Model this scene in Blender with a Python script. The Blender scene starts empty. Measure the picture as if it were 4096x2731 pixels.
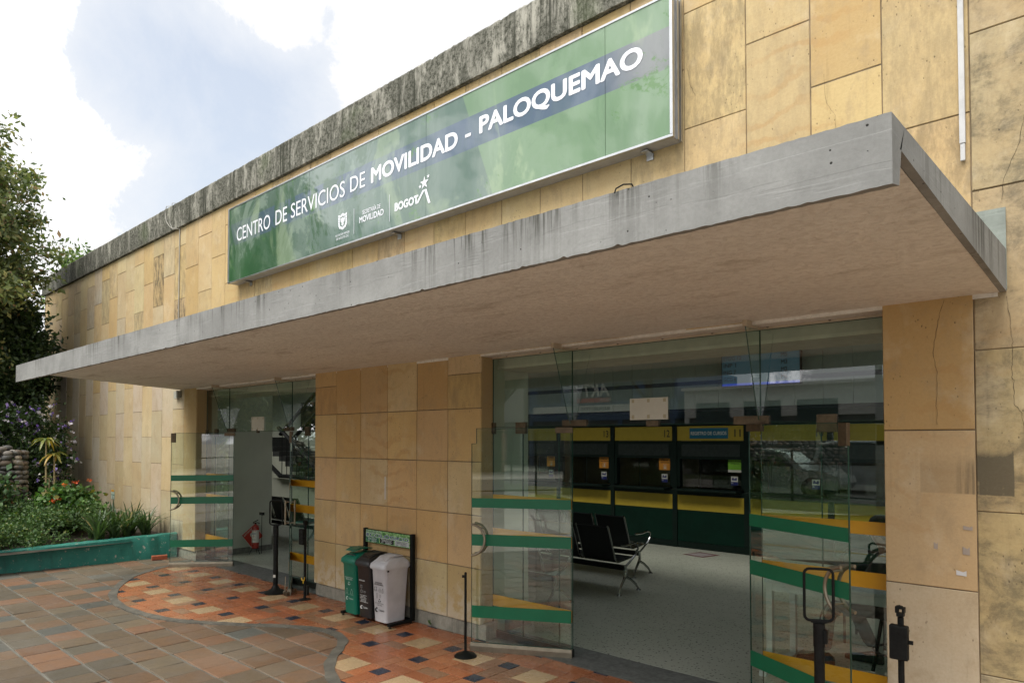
import bpy, bmesh, math, random
import numpy as np
from mathutils import Vector, Matrix
random.seed(7); rng = np.random.default_rng(7)
S = bpy.context.scene
COL = S.collection
R = math.radians

# ------------------------------------------------------------------ camera
cam_d = bpy.data.cameras.new('camera'); cam = bpy.data.objects.new('camera', cam_d); COL.objects.link(cam)
cam.location = (0, -4.65, 1.9)
YAW, PIT = R(47.8), R(1.5)
fh = Vector((-math.cos(YAW), math.sin(YAW), 0)); up = Vector((0, 0, 1))
fw = fh*math.cos(PIT) + up*math.sin(PIT); rt = fh.cross(up); cu = rt.cross(fw)
cam.matrix_world = Matrix(((rt.x, cu.x, -fw.x, 0), (rt.y, cu.y, -fw.y, -4.65), (rt.z, cu.z, -fw.z, 1.9), (0, 0, 0, 1)))
cam_d.sensor_width = 36; cam_d.lens = 2731/4096*36; cam_d.shift_y = 0.07885
cam_d.clip_start = 0.05; cam_d.clip_end = 2000
S.camera = cam

# ------------------------------------------------------------------ world and sun
SUN_EL, SUN_AZ = 60.0, 182.0      # azimuth: degrees clockwise from +Y (north)
w = bpy.data.worlds.new("World"); S.world = w; w.use_nodes = True
nt = w.node_tree; nt.nodes.clear()
def WN(t, **k):
    n = nt.nodes.new(t)
    for a, b in k.items(): setattr(n, a, b)
    return n
out = WN('ShaderNodeOutputWorld'); bg = WN('ShaderNodeBackground')
sky = WN('ShaderNodeTexSky', sky_type='NISHITA', sun_disc=False, sun_elevation=R(SUN_EL), sun_rotation=R(SUN_AZ), air_density=1.3, dust_density=2.0)
tc = WN('ShaderNodeTexCoord')
no = WN('ShaderNodeTexNoise'); no.inputs['Scale'].default_value = 4.2; no.inputs['Detail'].default_value = 12; no.inputs['Roughness'].default_value = .68; no.inputs['Distortion'].default_value = .35
nt.links.new(tc.outputs['Generated'], no.inputs['Vector'])
def dirpx(x, y):
    d = fw*2731 + rt*(x*1.7415-2048) + cu*(1688.5-y*1.7415); return d.normalized()
def blob(px, py, r0, r1, amt):
    d = dirpx(px, py)
    dp = WN('ShaderNodeVectorMath', operation='DOT_PRODUCT'); nrm = WN('ShaderNodeVectorMath', operation='NORMALIZE')
    nt.links.new(tc.outputs['Generated'], nrm.inputs[0]); nt.links.new(nrm.outputs[0], dp.inputs[0]); dp.inputs[1].default_value = d
    mr = WN('ShaderNodeMapRange', interpolation_type='SMOOTHSTEP'); mr.inputs[1].default_value = math.cos(R(r1)); mr.inputs[2].default_value = math.cos(R(r0))
    mr.inputs[3].default_value = 0; mr.inputs[4].default_value = amt
    nt.links.new(dp.outputs['Value'], mr.inputs[0]); return mr.outputs[0]
acc = WN('ShaderNodeMath', operation='MULTIPLY_ADD'); nt.links.new(no.outputs['Fac'], acc.inputs[0]); acc.inputs[1].default_value = 1.9; acc.inputs[2].default_value = -.45; acc = acc.outputs[0]
for b in [(430, 190, 3, 13, -.34), (335, 170, 1, 5, -.30), (660, 170, 2, 8, -.25), (330, 60, 1, 6, -.16), (520, 400, 3, 11, -.26), (330, 500, 0, 5, -.08),
          (90, 150, 3, 12, .34), (150, 430, 2, 9, .34), (590, 10, 1, 5, .55), (980, 70, 5, 15, .36), (860, 250, 0, 5, .06)]:
    s_ = blob(*b); ad = WN('ShaderNodeMath', operation='ADD'); nt.links.new(acc, ad.inputs[0]); nt.links.new(s_, ad.inputs[1]); acc = ad.outputs[0]
cr = WN('ShaderNodeMapRange', interpolation_type='SMOOTHSTEP'); cr.inputs[1].default_value = .46; cr.inputs[2].default_value = .56; nt.links.new(acc, cr.inputs[0])
veil = WN('ShaderNodeMapRange'); veil.inputs[1].default_value = .1; veil.inputs[2].default_value = .5; veil.inputs[1].default_value = -.25; veil.inputs[3].default_value = .58; veil.inputs[4].default_value = .92; nt.links.new(acc, veil.inputs[0])
mx0 = WN('ShaderNodeMix', data_type='RGBA'); mx = WN('ShaderNodeMix', data_type='RGBA')
nt.links.new(veil.outputs[0], mx0.inputs['Factor']); nt.links.new(sky.outputs[0], mx0.inputs[6]); mx0.inputs[7].default_value = (4.65, 4.8, 5.05, 1)
nt.links.new(cr.outputs[0], mx.inputs['Factor']); nt.links.new(mx0.outputs[2], mx.inputs[6])
# unseen clouds behind the camera are brightened as added fill for the facade
sdp = WN('ShaderNodeVectorMath', operation='DOT_PRODUCT'); nt.links.new(tc.outputs['Generated'], sdp.inputs[0]); sdp.inputs[1].default_value = (-.25, -.94, .2)
smr = WN('ShaderNodeMapRange', interpolation_type='SMOOTHSTEP'); smr.inputs[1].default_value = -.05; smr.inputs[2].default_value = .6; nt.links.new(sdp.outputs['Value'], smr.inputs[0])
cmx = WN('ShaderNodeMix', data_type='RGBA'); nt.links.new(smr.outputs[0], cmx.inputs['Factor']); cmx.inputs[6].default_value = (5.3, 5.3, 5.4, 1); cmx.inputs[7].default_value = (15, 15, 15, 1)
nt.links.new(cmx.outputs[2], mx.inputs[7])
nt.links.new(mx.outputs[2], bg.inputs['Color']); bg.inputs['Strength'].default_value = 0.092
nt.links.new(bg.outputs[0], out.inputs['Surface'])
sd = bpy.data.lights.new('sun', 'SUN'); sd.energy = 1.9; sd.angle = R(36); sd.color = (1, .95, .87)
so = bpy.data.objects.new('sun', sd); COL.objects.link(so)
az, el = R(SUN_AZ), R(SUN_EL)
tosun = Vector((math.sin(az)*math.cos(el), math.cos(az)*math.cos(el), math.sin(el)))
so.rotation_euler = tosun.to_track_quat('Z', 'Y').to_euler(); so.location = tosun*60
S.view_settings.view_transform = 'Standard'; S.view_settings.look = 'None'; S.view_settings.gamma = 1; S.view_settings.exposure = 1.1
try:
    S.cycles.max_bounces = 10; S.cycles.transparent_max_bounces = 24; S.cycles.diffuse_bounces = 5; S.cycles.glossy_bounces = 4
    S.cycles.caustics_reflective = False; S.cycles.caustics_refractive = False
except Exception: pass

# ------------------------------------------------------------------ mesh helper
def tagit(o, label=None, cat=None, group=None, kind=None):
    if label: o['label'] = label
    if cat: o['category'] = cat
    if group: o['group'] = group
    if kind: o['kind'] = kind
    return o
class MB:
    def __init__(s): s.v = []; s.f = []; s.c = []; s.m = []; s.T = None
    def add(s, vs, fs, col=(1, 1, 1, 0), mid=0):
        b = len(s.v)
        if s.T is not None: vs = [tuple(s.T @ Vector(q)) for q in vs]
        s.v += [tuple(q) for q in vs]
        for f in fs: s.f.append(tuple(b+i for i in f)); s.c.append(col); s.m.append(mid)
    def box(s, x0, x1, y0, y1, z0, z1, col=(1, 1, 1, 0), mid=0):
        s.add([(x0, y0, z0), (x1, y0, z0), (x1, y1, z0), (x0, y1, z0), (x0, y0, z1), (x1, y0, z1), (x1, y1, z1), (x0, y1, z1)],
              [(0, 3, 2, 1), (4, 5, 6, 7), (0, 1, 5, 4), (1, 2, 6, 5), (2, 3, 7, 6), (3, 0, 4, 7)], col, mid)
    def quad(s, a, b, c, d, col=(1, 1, 1, 0), mid=0): s.add([a, b, c, d], [(0, 1, 2, 3)], col, mid)
    def loft(s, rings, col=(1, 1, 1, 0), mid=0, caps=True, closed=True):
        n = len(rings[0]); vs = [p for r in rings for p in r]; fs = []
        for i in range(len(rings)-1):
            for j in range(n if closed else n-1):
                a, b = i*n+j, i*n+(j+1) % n; fs.append((a, b, b+n, a+n))
        if caps: fs.append(tuple(range(n-1, -1, -1))); fs.append(tuple((len(rings)-1)*n+j for j in range(n)))
        s.add(vs, fs, col, mid)
    def tube(s, pts, r, seg=10, col=(1, 1, 1, 0), mid=0, closed=False):
        pts = [Vector(p) for p in pts]; n = len(pts); rings = []; prev = None
        rr = r if isinstance(r, (list, tuple)) else [r]*n
        for i, p in enumerate(pts):
            if closed: t = (pts[(i+1) % n]-pts[i-1])
            else: t = pts[min(i+1, n-1)]-pts[max(i-1, 0)]
            if t.length < 1e-9: t = Vector((0, 0, 1))
            t.normalize()
            if prev is None:
                a = Vector((0, 0, 1)) if abs(t.z) < .9 else Vector((1, 0, 0)); u = t.cross(a).normalized()
            else: u = (prev - t*prev.dot(t)).normalized()
            prev = u; v = t.cross(u)
            rings.append([tuple(p + (u*math.cos(2*math.pi*k/seg)+v*math.sin(2*math.pi*k/seg))*rr[i]) for k in range(seg)])
        if closed: rings.append(rings[0])
        s.loft(rings, col, mid, caps=not closed)
    def lathe(s, prof, c, seg=24, col=(1, 1, 1, 0), mid=0):
        rings = [[(c[0]+r*math.cos(2*math.pi*k/seg), c[1]+r*math.sin(2*math.pi*k/seg), c[2]+z) for k in range(seg)] for r, z in prof]
        s.loft(rings, col, mid)
    def ell(s, c, r, col=(1, 1, 1, 0), mid=0, seg=12, rings=7, rot=None, ex=1.0):
        vs = []; fs = []
        for i in range(rings+1):
            th = math.pi*i/rings
            for j in range(seg):
                ph = 2*math.pi*j/seg
                q = Vector((math.sin(th)*math.cos(ph), math.sin(th)*math.sin(ph), math.cos(th)))
                if ex != 1: q = Vector([math.copysign(abs(t)**ex, t) for t in q])
                q = Vector((q.x*r[0], q.y*r[1], q.z*r[2]))
                if rot: q = rot @ q
                vs.append((c[0]+q.x, c[1]+q.y, c[2]+q.z))
        for i in range(rings):
            for j in range(seg):
                a, b = i*seg+j, i*seg+(j+1) % seg; fs.append((a, a+seg, b+seg, b))
        s.add(vs, fs, col, mid)
    def build(s, name, mats, parent=None, smooth=False, bevel=0, sub=0, seg=2, autosm=None):
        me = bpy.data.meshes.new(name); me.from_pydata(s.v, [], s.f)
        if not isinstance(mats, (list, tuple)): mats = [mats]
        for m in mats: me.materials.append(m)
        me.polygons.foreach_set('material_index', s.m)
        ca = me.color_attributes.new('tint', 'FLOAT_COLOR', 'CORNER')
        arr = np.repeat(np.array(s.c, dtype=np.float32), [len(f) for f in s.f], axis=0)
        ca.data.foreach_set('color', arr.ravel())
        me.update()
        bm = bmesh.new(); bm.from_mesh(me)
        if smooth or bevel: bmesh.ops.remove_doubles(bm, verts=bm.verts, dist=1e-5)
        bmesh.ops.recalc_face_normals(bm, faces=bm.faces); bm.to_mesh(me); bm.free()
        if smooth:
            me.polygons.foreach_set('use_smooth', [True]*len(me.polygons))
            try: me.set_sharp_from_angle(angle=R(40 if autosm is None else autosm))
            except Exception: pass
        return place(me, name, parent, bevel, sub, seg)
def multi(name, mat, parent, boxes, bevel=0, T=None):
    os_ = []
    for b in boxes:
        m = MB(); m.T = T; m.box(*b); os_.append(m.build(name, mat, parent, bevel=bevel))
    return os_
def wpos(o):
    p = Vector((0, 0, 0))
    while o is not None: p = p + o.location; o = o.parent
    return p
def place(me, name, parent, bevel=0, sub=0, seg=2):
    o = bpy.data.objects.new(name, me); COL.objects.link(o)
    if parent is not None: o.parent = parent; o.location = -wpos(parent)
    if bevel:
        b = o.modifiers.new('bevel', 'BEVEL'); b.width = bevel; b.segments = seg; b.limit_method = 'ANGLE'; b.angle_limit = R(35)
    if sub:
        u = o.modifiers.new('sub', 'SUBSURF'); u.levels = sub; u.render_levels = sub
    return o
def thing(name, loc, label, cat, group=None):
    o = bpy.data.objects.new(name, None); COL.objects.link(o); o.location = loc; o.empty_display_size = .1
    return tagit(o, label, cat, group)
def copy_tree(o, parent=None):
    c = o.copy(); COL.objects.link(c)
    if parent is not None: c.parent = parent
    for ch in list(o.children): copy_tree(ch, c)
    return c

# ------------------------------------------------------------------ materials
class NT:
    def __init__(s, name):
        s.mat = bpy.data.materials.new(name); s.mat.use_nodes = True; s.t = s.mat.node_tree; s.t.nodes.clear()
        s.out = s.t.nodes.new('ShaderNodeOutputMaterial')
    def n(s, t, ins=None, **k):
        nd = s.t.nodes.new(t)
        for a, b in k.items(): setattr(nd, a, b)
        for a, b in (ins or {}).items():
            sk = nd.inputs[a]
            if hasattr(b, 'is_output') or isinstance(b, bpy.types.NodeSocket): s.t.links.new(b, sk)
            else: sk.default_value = b
        return nd
    def math(s, op, a, b=0.0, c=0.0, clamp=False): return s.n('ShaderNodeMath', {0: a, 1: b, 2: c}, operation=op, use_clamp=clamp).outputs[0]
    def coord(s, scale=(1, 1, 1), loc=(0, 0, 0), kind='Object'):
        tc = s.n('ShaderNodeTexCoord'); return s.n('ShaderNodeMapping', {0: tc.outputs[kind], 1: loc, 3: scale}).outputs[0]
    def noise(s, vec, scale, det=4, rough=.5, dist=0.0): return s.n('ShaderNodeTexNoise', {'Vector': vec, 'Scale': scale, 'Detail': det, 'Roughness': rough, 'Distortion': dist}).outputs['Fac']
    def ramp(s, v, a, b, lo=0.0, hi=1.0, smooth=True): return s.n('ShaderNodeMapRange', {0: v, 1: a, 2: b, 3: lo, 4: hi}, interpolation_type='SMOOTHSTEP' if smooth else 'LINEAR').outputs[0]
    def mix(s, f, a, b, mode='MIX'): return s.n('ShaderNodeMix', {0: f, 6: a, 7: b}, data_type='RGBA', blend_type=mode).outputs[2]
    def bump(s, h, st=.3, dist=.01, nrm=None):
        d = {'Height': h, 'Strength': st, 'Distance': dist}
        if nrm is not None: d['Normal'] = nrm
        return s.n('ShaderNodeBump', d).outputs[0]
    def bsdf(s, col, rough=.6, metal=0.0, normal=None, spec=.5, **k):
        d = {'Base Color': col, 'Roughness': rough, 'Metallic': metal, 'Specular IOR Level': spec}
        if normal is not None: d['Normal'] = normal
        for a, b in k.items(): d[a.replace('_', ' ')] = b
        p = s.n('ShaderNodeBsdfPrincipled', d); s.t.links.new(p.outputs[0], s.out.inputs[0]); return s.mat
def C4(c): return (c[0], c[1], c[2], 1)
def attr(m):
    a = m.n('ShaderNodeAttribute', attribute_name='tint'); return a.outputs['Color'], a.outputs['Alpha']
_c = {}
def simple(name, col, rough=.5, metal=0.0, var=.12, scale=9.0, bump=.0, spec=.5, **k):
    if name in _c: return _c[name]
    m = NT(name); v = m.coord(); n1 = m.noise(v, scale, 5, .6); f = m.ramp(n1, .3, .7, 1-var, 1+var*.6)
    col_ = m.mix(1.0, C4(col), m.n('ShaderNodeCombineColor', {0: f, 1: f, 2: f}).outputs[0], 'MULTIPLY')
    nr = None
    if bump: nr = m.bump(m.noise(v, scale*12, 4, .6), bump, .003)
    r_ = m.ramp(m.noise(v, scale*2.5, 4, .6), .3, .7, max(.02, rough*.8), min(1, rough*1.2))
    _c[name] = m.bsdf(col_, r_, metal, nr, spec, **k); return _c[name]

def stone_mat():
    m = NT('sandstone'); v = m.coord(); tint, al = attr(m)
    big = m.noise(v, 1.3, 5, .6)
    # wavy iron-coloured veins
    wv = m.n('ShaderNodeTexWave', {'Vector': v, 'Scale': 1.7, 'Distortion': 9.0, 'Detail': 4.0, 'Detail Scale': 1.2, 'Detail Roughness': .6}, wave_type='RINGS').outputs['Fac']
    band = m.ramp(m.noise(v, .9, 3, .5), .52, .66)
    vein = m.math('MULTIPLY', m.ramp(wv, .72, .95), band)
    col = m.mix(m.math('MULTIPLY', vein, m.ramp(m.n('ShaderNodeSeparateXYZ', {0: v}).outputs[0], -12.5, -10.5, .08, .33)), tint, (.42, .22, .07, 1))
    col = m.mix(m.ramp(big, .35, .7, 0, .35), col, (.43, .27, .11, 1))
    grain = m.noise(v, 60, 5, .7); col = m.mix(m.ramp(grain, .3, .75, 0, .22), col, (.30, .20, .10, 1))
    blot = m.noise(m.coord((1, 1, .6)), 5.5, 8, .75, .3); col = m.mix(m.ramp(blot, .48, .68, 0, .42), col, (.33, .25, .15, 1)); bl2 = m.noise(m.coord((1, 1, .8), (3, 1, 2)), 3.1, 7, .7); col = m.mix(m.ramp(bl2, .52, .70, 0, .35), col, (.60, .51, .36, 1))
    # pits, elongated speckle
    vp = m.coord((1, 1, .55)); vo = m.n('ShaderNodeTexVoronoi', {'Vector': vp, 'Scale': 38.0, 'Randomness': 1.0}).outputs['Distance']
    vo = m.math('ADD', vo, m.math('MULTIPLY', m.noise(v, 90, 3, .6), .25)); pmask = m.math('MULTIPLY', m.ramp(vo, .20, .30, 1, 0), m.ramp(m.noise(v, 3.2, 3, .6), .48, .60))
    col = m.mix(m.math('MULTIPLY', pmask, .7), col, (.10, .075, .045, 1))
    # vertical grime streaks; alpha of the tint drives how dirty a slab is
    vs = m.coord((9, 9, .55)); st = m.noise(vs, 1.6, 6, .7)
    dirt = m.math('ADD', m.ramp(st, .55, .8, 0, .30), m.math('MULTIPLY', al, m.ramp(m.noise(m.coord((5, 5, 1.6)), 2.6, 7, .75), .38, .62)))
    # mould at the foot of the wall left of the canopy, rust-like grime squares on the right
    pos = m.n('ShaderNodeSeparateXYZ', {0: v}); X, Z = pos.outputs[0], pos.outputs[2]
    def step(x, a, soft, up=True): return m.ramp(x, a-soft, a+soft, 0 if up else 1, 1 if up else 0)
    foot = m.math('MULTIPLY', m.ramp(m.math('ADD', Z, m.math('MULTIPLY', m.noise(m.coord((4, 4, 1)), 2, 5, .7), -.8)), -.15, .28, 1, 0), step(X, -11.45, .02, False))
    b1 = m.math('MULTIPLY', m.math('MULTIPLY', step(X, -.655, .003), step(X, -.482, .004, False)), m.math('MULTIPLY', step(Z, 1.592, .004), m.ramp(Z, 1.78, 1.86, 1, 0)))
    drip = m.ramp(m.noise(m.coord((30, 30, 1.2)), 1.3, 3, .6), .35, .55, .45, 1)
    b1 = m.math('MULTIPLY', b1, m.math('MAXIMUM', drip, m.ramp(Z, 1.66, 1.72)))
    b2 = m.math('MULTIPLY', m.math('MULTIPLY', step(X, -.935, .003), step(X, -.662, .004, False)), m.math('MULTIPLY', step(Z, 1.592, .004), m.ramp(Z, 1.72, 1.84, 1, 0)))
    b2 = m.math('MULTIPLY', b2, m.math('ADD', .22, m.math('MULTIPLY', m.ramp(X, -.80, -.68), m.ramp(m.noise(m.coord((22, 22, 1.0)), 1.5, 4, .6), .4, .6, 0, .5))))
    old = m.math('MULTIPLY', step(X, -.655, .002), m.ramp(m.noise(m.coord((1, 1, 1.3)), 3.0, 9, .75, .3), .42, .66, 0, .75))
    tot = m.math('ADD', dirt, m.math('ADD', foot, m.math('ADD', m.math('MULTIPLY', b1, 1.1), m.math('ADD', b2, old))), clamp=True)
    col = m.mix(m.math('MULTIPLY', tot, .82), col, (.055, .052, .040, 1))
    # pale worn patches at the foot of the pillars
    pale = m.math('MULTIPLY', m.ramp(m.math('ADD', Z, m.math('MULTIPLY', m.noise(v, 5, 6, .7), -.9)), -.25, .1, 1, 0), m.ramp(m.noise(v, 9, 5, .7), .4, .55))
    pale = m.math('MULTIPLY', pale, step(X, -11.5, .05)); col = m.mix(m.math('MULTIPLY', pale, .6), col, (.55, .49, .38, 1))
    h = m.math('ADD', m.math('MULTIPLY', m.noise(v, 28, 6, .65), .6), m.math('ADD', m.math('MULTIPLY', grain, .25), m.math('MULTIPLY', pmask, -1.2)))
    h = m.math('ADD', h, m.math('MULTIPLY', pale, m.math('MULTIPLY', m.noise(v, 16, 5, .6), 2.5)))
    return m.bsdf(col, m.ramp(grain, .3, .7, .72, .9), 0, m.bump(h, .45, .006), .3)
STONE = stone_mat()

def concrete_mat(name, base, mold=.0, streak=.5, boards=True, pits=True, ztop=None, zspan=.2):
    m = NT(name); v = m.coord()
    n1 = m.noise(v, 2.2, 6, .6); col = m.mix(m.ramp(n1, .3, .7), C4([c*.82 for c in base]), C4([min(1, c*1.12) for c in base]))
    bt = m.noise(v, 6, 7, .72); col = m.mix(m.ramp(bt, .45, .7, 0, .35), col, C4([c*.6 for c in base])); fine = m.noise(v, 70, 5, .7); col = m.mix(m.ramp(fine, .35, .75, 0, .25), col, C4([c*.55 for c in base]))
    h = m.math('MULTIPLY', m.noise(v, 35, 5, .6), .5)
    if boards:
        vb = m.coord((.6, .6, 7)); bl = m.noise(vb, 2.2, 3, .5, .2); col = m.mix(m.ramp(bl, .5, .6, 0, .05), col, C4([c*.6 for c in base])); h = m.math('ADD', h, m.math('MULTIPLY', m.ramp(bl, .48, .52), .18))
    if pits:
        vo = m.n('ShaderNodeTexVoronoi', {'Vector': v, 'Scale': 19.0}).outputs['Distance']
        pm = m.math('MULTIPLY', m.ramp(vo, .06, .09, 1, 0), m.ramp(m.noise(v, 4, 2, .5), .47, .54)); col = m.mix(pm, col, (.03, .03, .028, 1)); h = m.math('ADD', h, m.math('MULTIPLY', pm, -3.0))
    vs = m.coord((10, 10, .35)); st = m.noise(vs, 1.7, 6, .75)
    clus = m.ramp(m.noise(m.coord((1, 1, .2)), 1.5, 3, .5), .40, .62)
    s1 = m.math('MULTIPLY', m.ramp(st, .46, .60), m.math('MULTIPLY', clus, streak))
    if ztop is not None:
        Z = m.n('ShaderNodeSeparateXYZ', {0: v}).outputs[2]
        s1 = m.math('MULTIPLY', s1, m.ramp(Z, ztop-zspan, ztop, .25, 1.0))
    col = m.mix(s1, col, (.045, .045, .036, 1))
    if mold:
        mo = m.noise(m.coord((2.6, 2.6, 1.0)), 1.6, 10, .8, .25); mm = m.math('MULTIPLY', m.ramp(mo, .385, .51), mold)
        sp = m.ramp(m.noise(v, 22, 6, .8), .42, .6, .55, 1); col = m.mix(m.math('MULTIPLY', mm, sp), col, (.040, .042, .030, 1))
        gr = m.ramp(m.noise(v, 1.1, 4, .6), .56, .70, 0, .35); col = m.mix(gr, col, (.10, .13, .06, 1))
    return m.bsdf(col, .88, 0, m.bump(h, .5, .006), .2)
FASCIA = concrete_mat('fascia_concrete', (.27, .272, .265), 0, 1.0, True, True, 2.86, .16)
PARAPET = concrete_mat('mouldy_concrete', (.36, .35, .30), 1.0, .95, False, False)
PLINTH = concrete_mat('plinth_concrete', (.36, .34, .28), .4, .3, False, False)
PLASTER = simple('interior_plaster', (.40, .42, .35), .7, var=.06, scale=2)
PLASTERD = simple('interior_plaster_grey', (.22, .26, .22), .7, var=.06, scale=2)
def soffit_mat():
    m = NT('soffit_stucco'); v = m.coord(); big = m.noise(m.coord((.5, 1.5, 1)), 1.6, 5, .6)
    col = m.mix(m.ramp(big, .3, .72), (.72, .685, .635, 1), (.80, .765, .71, 1))
    g = m.noise(v, 24, 5, .7, .5); col = m.mix(m.ramp(g, .42, .62, 0, .5), col, (.56, .515, .465, 1))
    s_ = m.ramp(m.noise(m.coord((.8, 2.2, 1)), 1.7, 8, .75), .52, .70, 0, .45); col = m.mix(s_, col, (.30, .235, .17, 1))
    return m.bsdf(col, .95, 0, m.bump(g, .8, .018), .1)
SOFFIT = soffit_mat()
def tile_mat(name, rough, bumpst, dirt=1.0):
    m = NT(name); v = m.coord(); tint, al = attr(m)
    n1 = m.noise(v, 7, 6, .65); col = m.mix(m.ramp(n1, .35, .72, 0, .45*dirt), tint, m.mix(.62, tint, (.07, .065, .055, 1)))
    n2 = m.noise(m.coord((1, 8, 1)), 6, 5, .7); col = m.mix(m.ramp(n2, .5, .75, 0, .25*dirt), col, (.10, .09, .075, 1))
    dust = m.ramp(m.noise(v, .8, 4, .6), .45, .7, 0, .18*dirt); col = m.mix(dust, col, (.24, .21, .17, 1))
    f = m.noise(v, 90, 4, .7); col = m.mix(m.ramp(f, .4, .8, 0, .2), col, (.05, .045, .04, 1))
    rr = m.ramp(n1, .3, .7, rough*.8, rough*1.25)
    return m.bsdf(col, rr, 0, m.bump(m.math('ADD', m.noise(v, 30, 5, .6), m.math('MULTIPLY', f, .4)), bumpst, .004), .45)
PAVING = tile_mat('paving_slab', .55, .35); TERRA = tile_mat('glazed_terracotta', .26, .12, .35)
GROUT = simple('cement_grout', (.13, .125, .105), .85, var=.3, scale=3, bump=.4)
GROUTL = simple('tile_grout', (.30, .27, .21), .8, var=.3, scale=5)
STRIPC = simple('border_concrete', (.105, .10, .082), .75, var=.35, scale=6, bump=.5)
THRESH = simple('threshold_granite', (.105, .11, .10), .5, var=.35, scale=12, bump=.15)
def terrazzo():
    m = NT('terrazzo'); v = m.coord()
    a = m.n('ShaderNodeTexVoronoi', {'Vector': v, 'Scale': 34.0}); d = m.ramp(a.outputs['Distance'], .26, .36, 1, 0)
    sel = m.ramp(m.noise(v, 24, 2, .5), .47, .53); col = m.mix(m.ramp(m.noise(v, 1.2, 4, .5), .3, .7), (.31, .33, .27, 1), (.34, .355, .295, 1))
    col = m.mix(m.math('MULTIPLY', d, sel), col, (.05, .05, .04, 1))
    b = m.n('ShaderNodeTexVoronoi', {'Vector': v, 'Scale': 90.0}); col = m.mix(m.ramp(b.outputs['Distance'], .1, .25, .5, 0), col, (.5, .49, .44, 1))
    return m.bsdf(col, m.ramp(m.noise(v, 6, 3, .5), .3, .7, .32, .38), 0, None, .4)
TERRAZZO = terrazzo()

def glass_mat(name='clear_glass', tint=(.86, .95, .90), refl=1.0):
    m = NT(name); g = m.n('ShaderNodeNewGeometry')
    dp = m.n('ShaderNodeVectorMath', {0: g.outputs['Normal'], 1: g.outputs['Incoming']}, operation='DOT_PRODUCT').outputs['Value']
    c = m.math('ABSOLUTE', dp); k = m.math('POWER', m.math('SUBTRACT', 1.0, c), 5.0)
    F = m.math('MINIMUM', m.math('MULTIPLY', m.math('ADD', .045, m.math('MULTIPLY', k, .95)), refl), 1.0)
    v = m.coord(); sm = m.math('MULTIPLY', m.ramp(m.noise(v, 2.3, 6, .65), .5, .8), .012)
    tr = m.n('ShaderNodeBsdfTransparent', {0: C4(tint)}); gl = m.n('ShaderNodeBsdfGlossy', {'Color': (1, 1, 1, 1), 'Roughness': 0.0})
    mx = m.n('ShaderNodeMixShader', {0: F, 1: tr.outputs[0], 2: gl.outputs[0]})
    df = m.n('ShaderNodeBsdfDiffuse', {0: (.6, .62, .58, 1)}); mx2 = m.n('ShaderNodeMixShader', {0: sm, 1: mx.outputs[0], 2: df.outputs[0]})
    m.t.links.new(mx2.outputs[0], m.out.inputs[0]); return m.mat
GLASS = glass_mat(tint=(.84, .95, .885), refl=2.6)
GEDGE = simple('glass_edge', (.015, .055, .04), .15)
BLACK = simple('black_paint', (.004, .005, .0045), .55, var=.3, spec=.2)
BLACKW = simple('worn_black_paint', (.006, .007, .0065), .6, spec=.2, var=.5, scale=20)
CHROME = simple('chrome', (.40, .41, .40), .14, 1.0, var=.05)
STEEL = simple('brushed_steel', (.27, .235, .175), .45, .8, var=.15, scale=14)
ALU = simple('aluminium', (.50, .51, .52), .35, 1.0, var=.06)
BRONZE = simple('aged_brass_plate', (.11, .08, .05), .45, .7, var=.25, scale=20)
BEIGEM = simple('beige_channel', (.46, .37, .27), .5, .2, var=.1)
GSTRIPE = simple('green_vinyl', (.0, .13, .058), .35, var=.06); YSTRIPE = simple('yellow_vinyl', (.62, .30, .012), .4, var=.06)
WHITEV = simple('white_vinyl', (.78, .80, .86), .4, var=.04)
PAPER = simple('white_paper', (.50, .50, .44), .7, var=.05)
NAVYP = simple('navy_print', (.012, .02, .12), .5); BLACKP = simple('black_print', (.012, .012, .012), .5); REDP = simple('red_print', (.42, .03, .015), .5)

# ------------------------------------------------------------------ lettering
def text_obj(s, name, mat, parent, x0, x1, z0, z1, y, bold=0.0, axis='X', shear=0.0, T=None, thick=.0008):
    cu_ = bpy.data.curves.new(name, 'FONT'); cu_.body = s; cu_.size = 1; cu_.shear = shear; cu_.resolution_u = 4
    o = bpy.data.objects.new(name, cu_); COL.objects.link(o)
    bpy.context.view_layer.update(); dg = bpy.context.evaluated_depsgraph_get()
    me = bpy.data.meshes.new_from_object(o.evaluated_get(dg)); bpy.data.objects.remove(o)
    n = len(me.vertices)
    if n == 0: return None
    a = np.zeros(n*3, dtype=np.float32); me.vertices.foreach_get('co', a); a = a.reshape(-1, 3)
    if bold > 0:
        fs = [tuple(p.vertices) for p in me.polygons]; K = [(math.cos(q)*bold, math.sin(q)*bold) for q in np.linspace(0, 2*math.pi, 9)[:-1]]
        aa = []; ff = []
        for i, (dx, dy) in enumerate([(0, 0)]+K):
            b_ = a.copy(); b_[:, 0] += dx; b_[:, 1] += dy; b_[:, 2] = -i*1.0; ff += [tuple(v+i*n for v in f) for f in fs]; aa.append(b_)
        a = np.concatenate(aa); bpy.data.meshes.remove(me); me = bpy.data.meshes.new(name); me.from_pydata([tuple(q) for q in a], [], ff); n = len(me.vertices)
    mn, mxx = a.min(0), a.max(0); u = (a[:, 0]-mn[0])/max(1e-6, mxx[0]-mn[0]); t = (a[:, 1]-mn[1])/max(1e-6, mxx[1]-mn[1])
    b = np.zeros_like(a); b[:, 0] = x0+u*(x1-x0); b[:, 1] = y-a[:, 2]*.00006; b[:, 2] = z0+t*(z1-z0)
    if T is not None: b = np.array([tuple(T @ Vector(q)) for q in b], dtype=np.float32)
    me.vertices.foreach_set('co', b.ravel()); me.materials.clear(); me.materials.append(mat); me.name = name; me.update()
    return place(me, name, parent)

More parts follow.
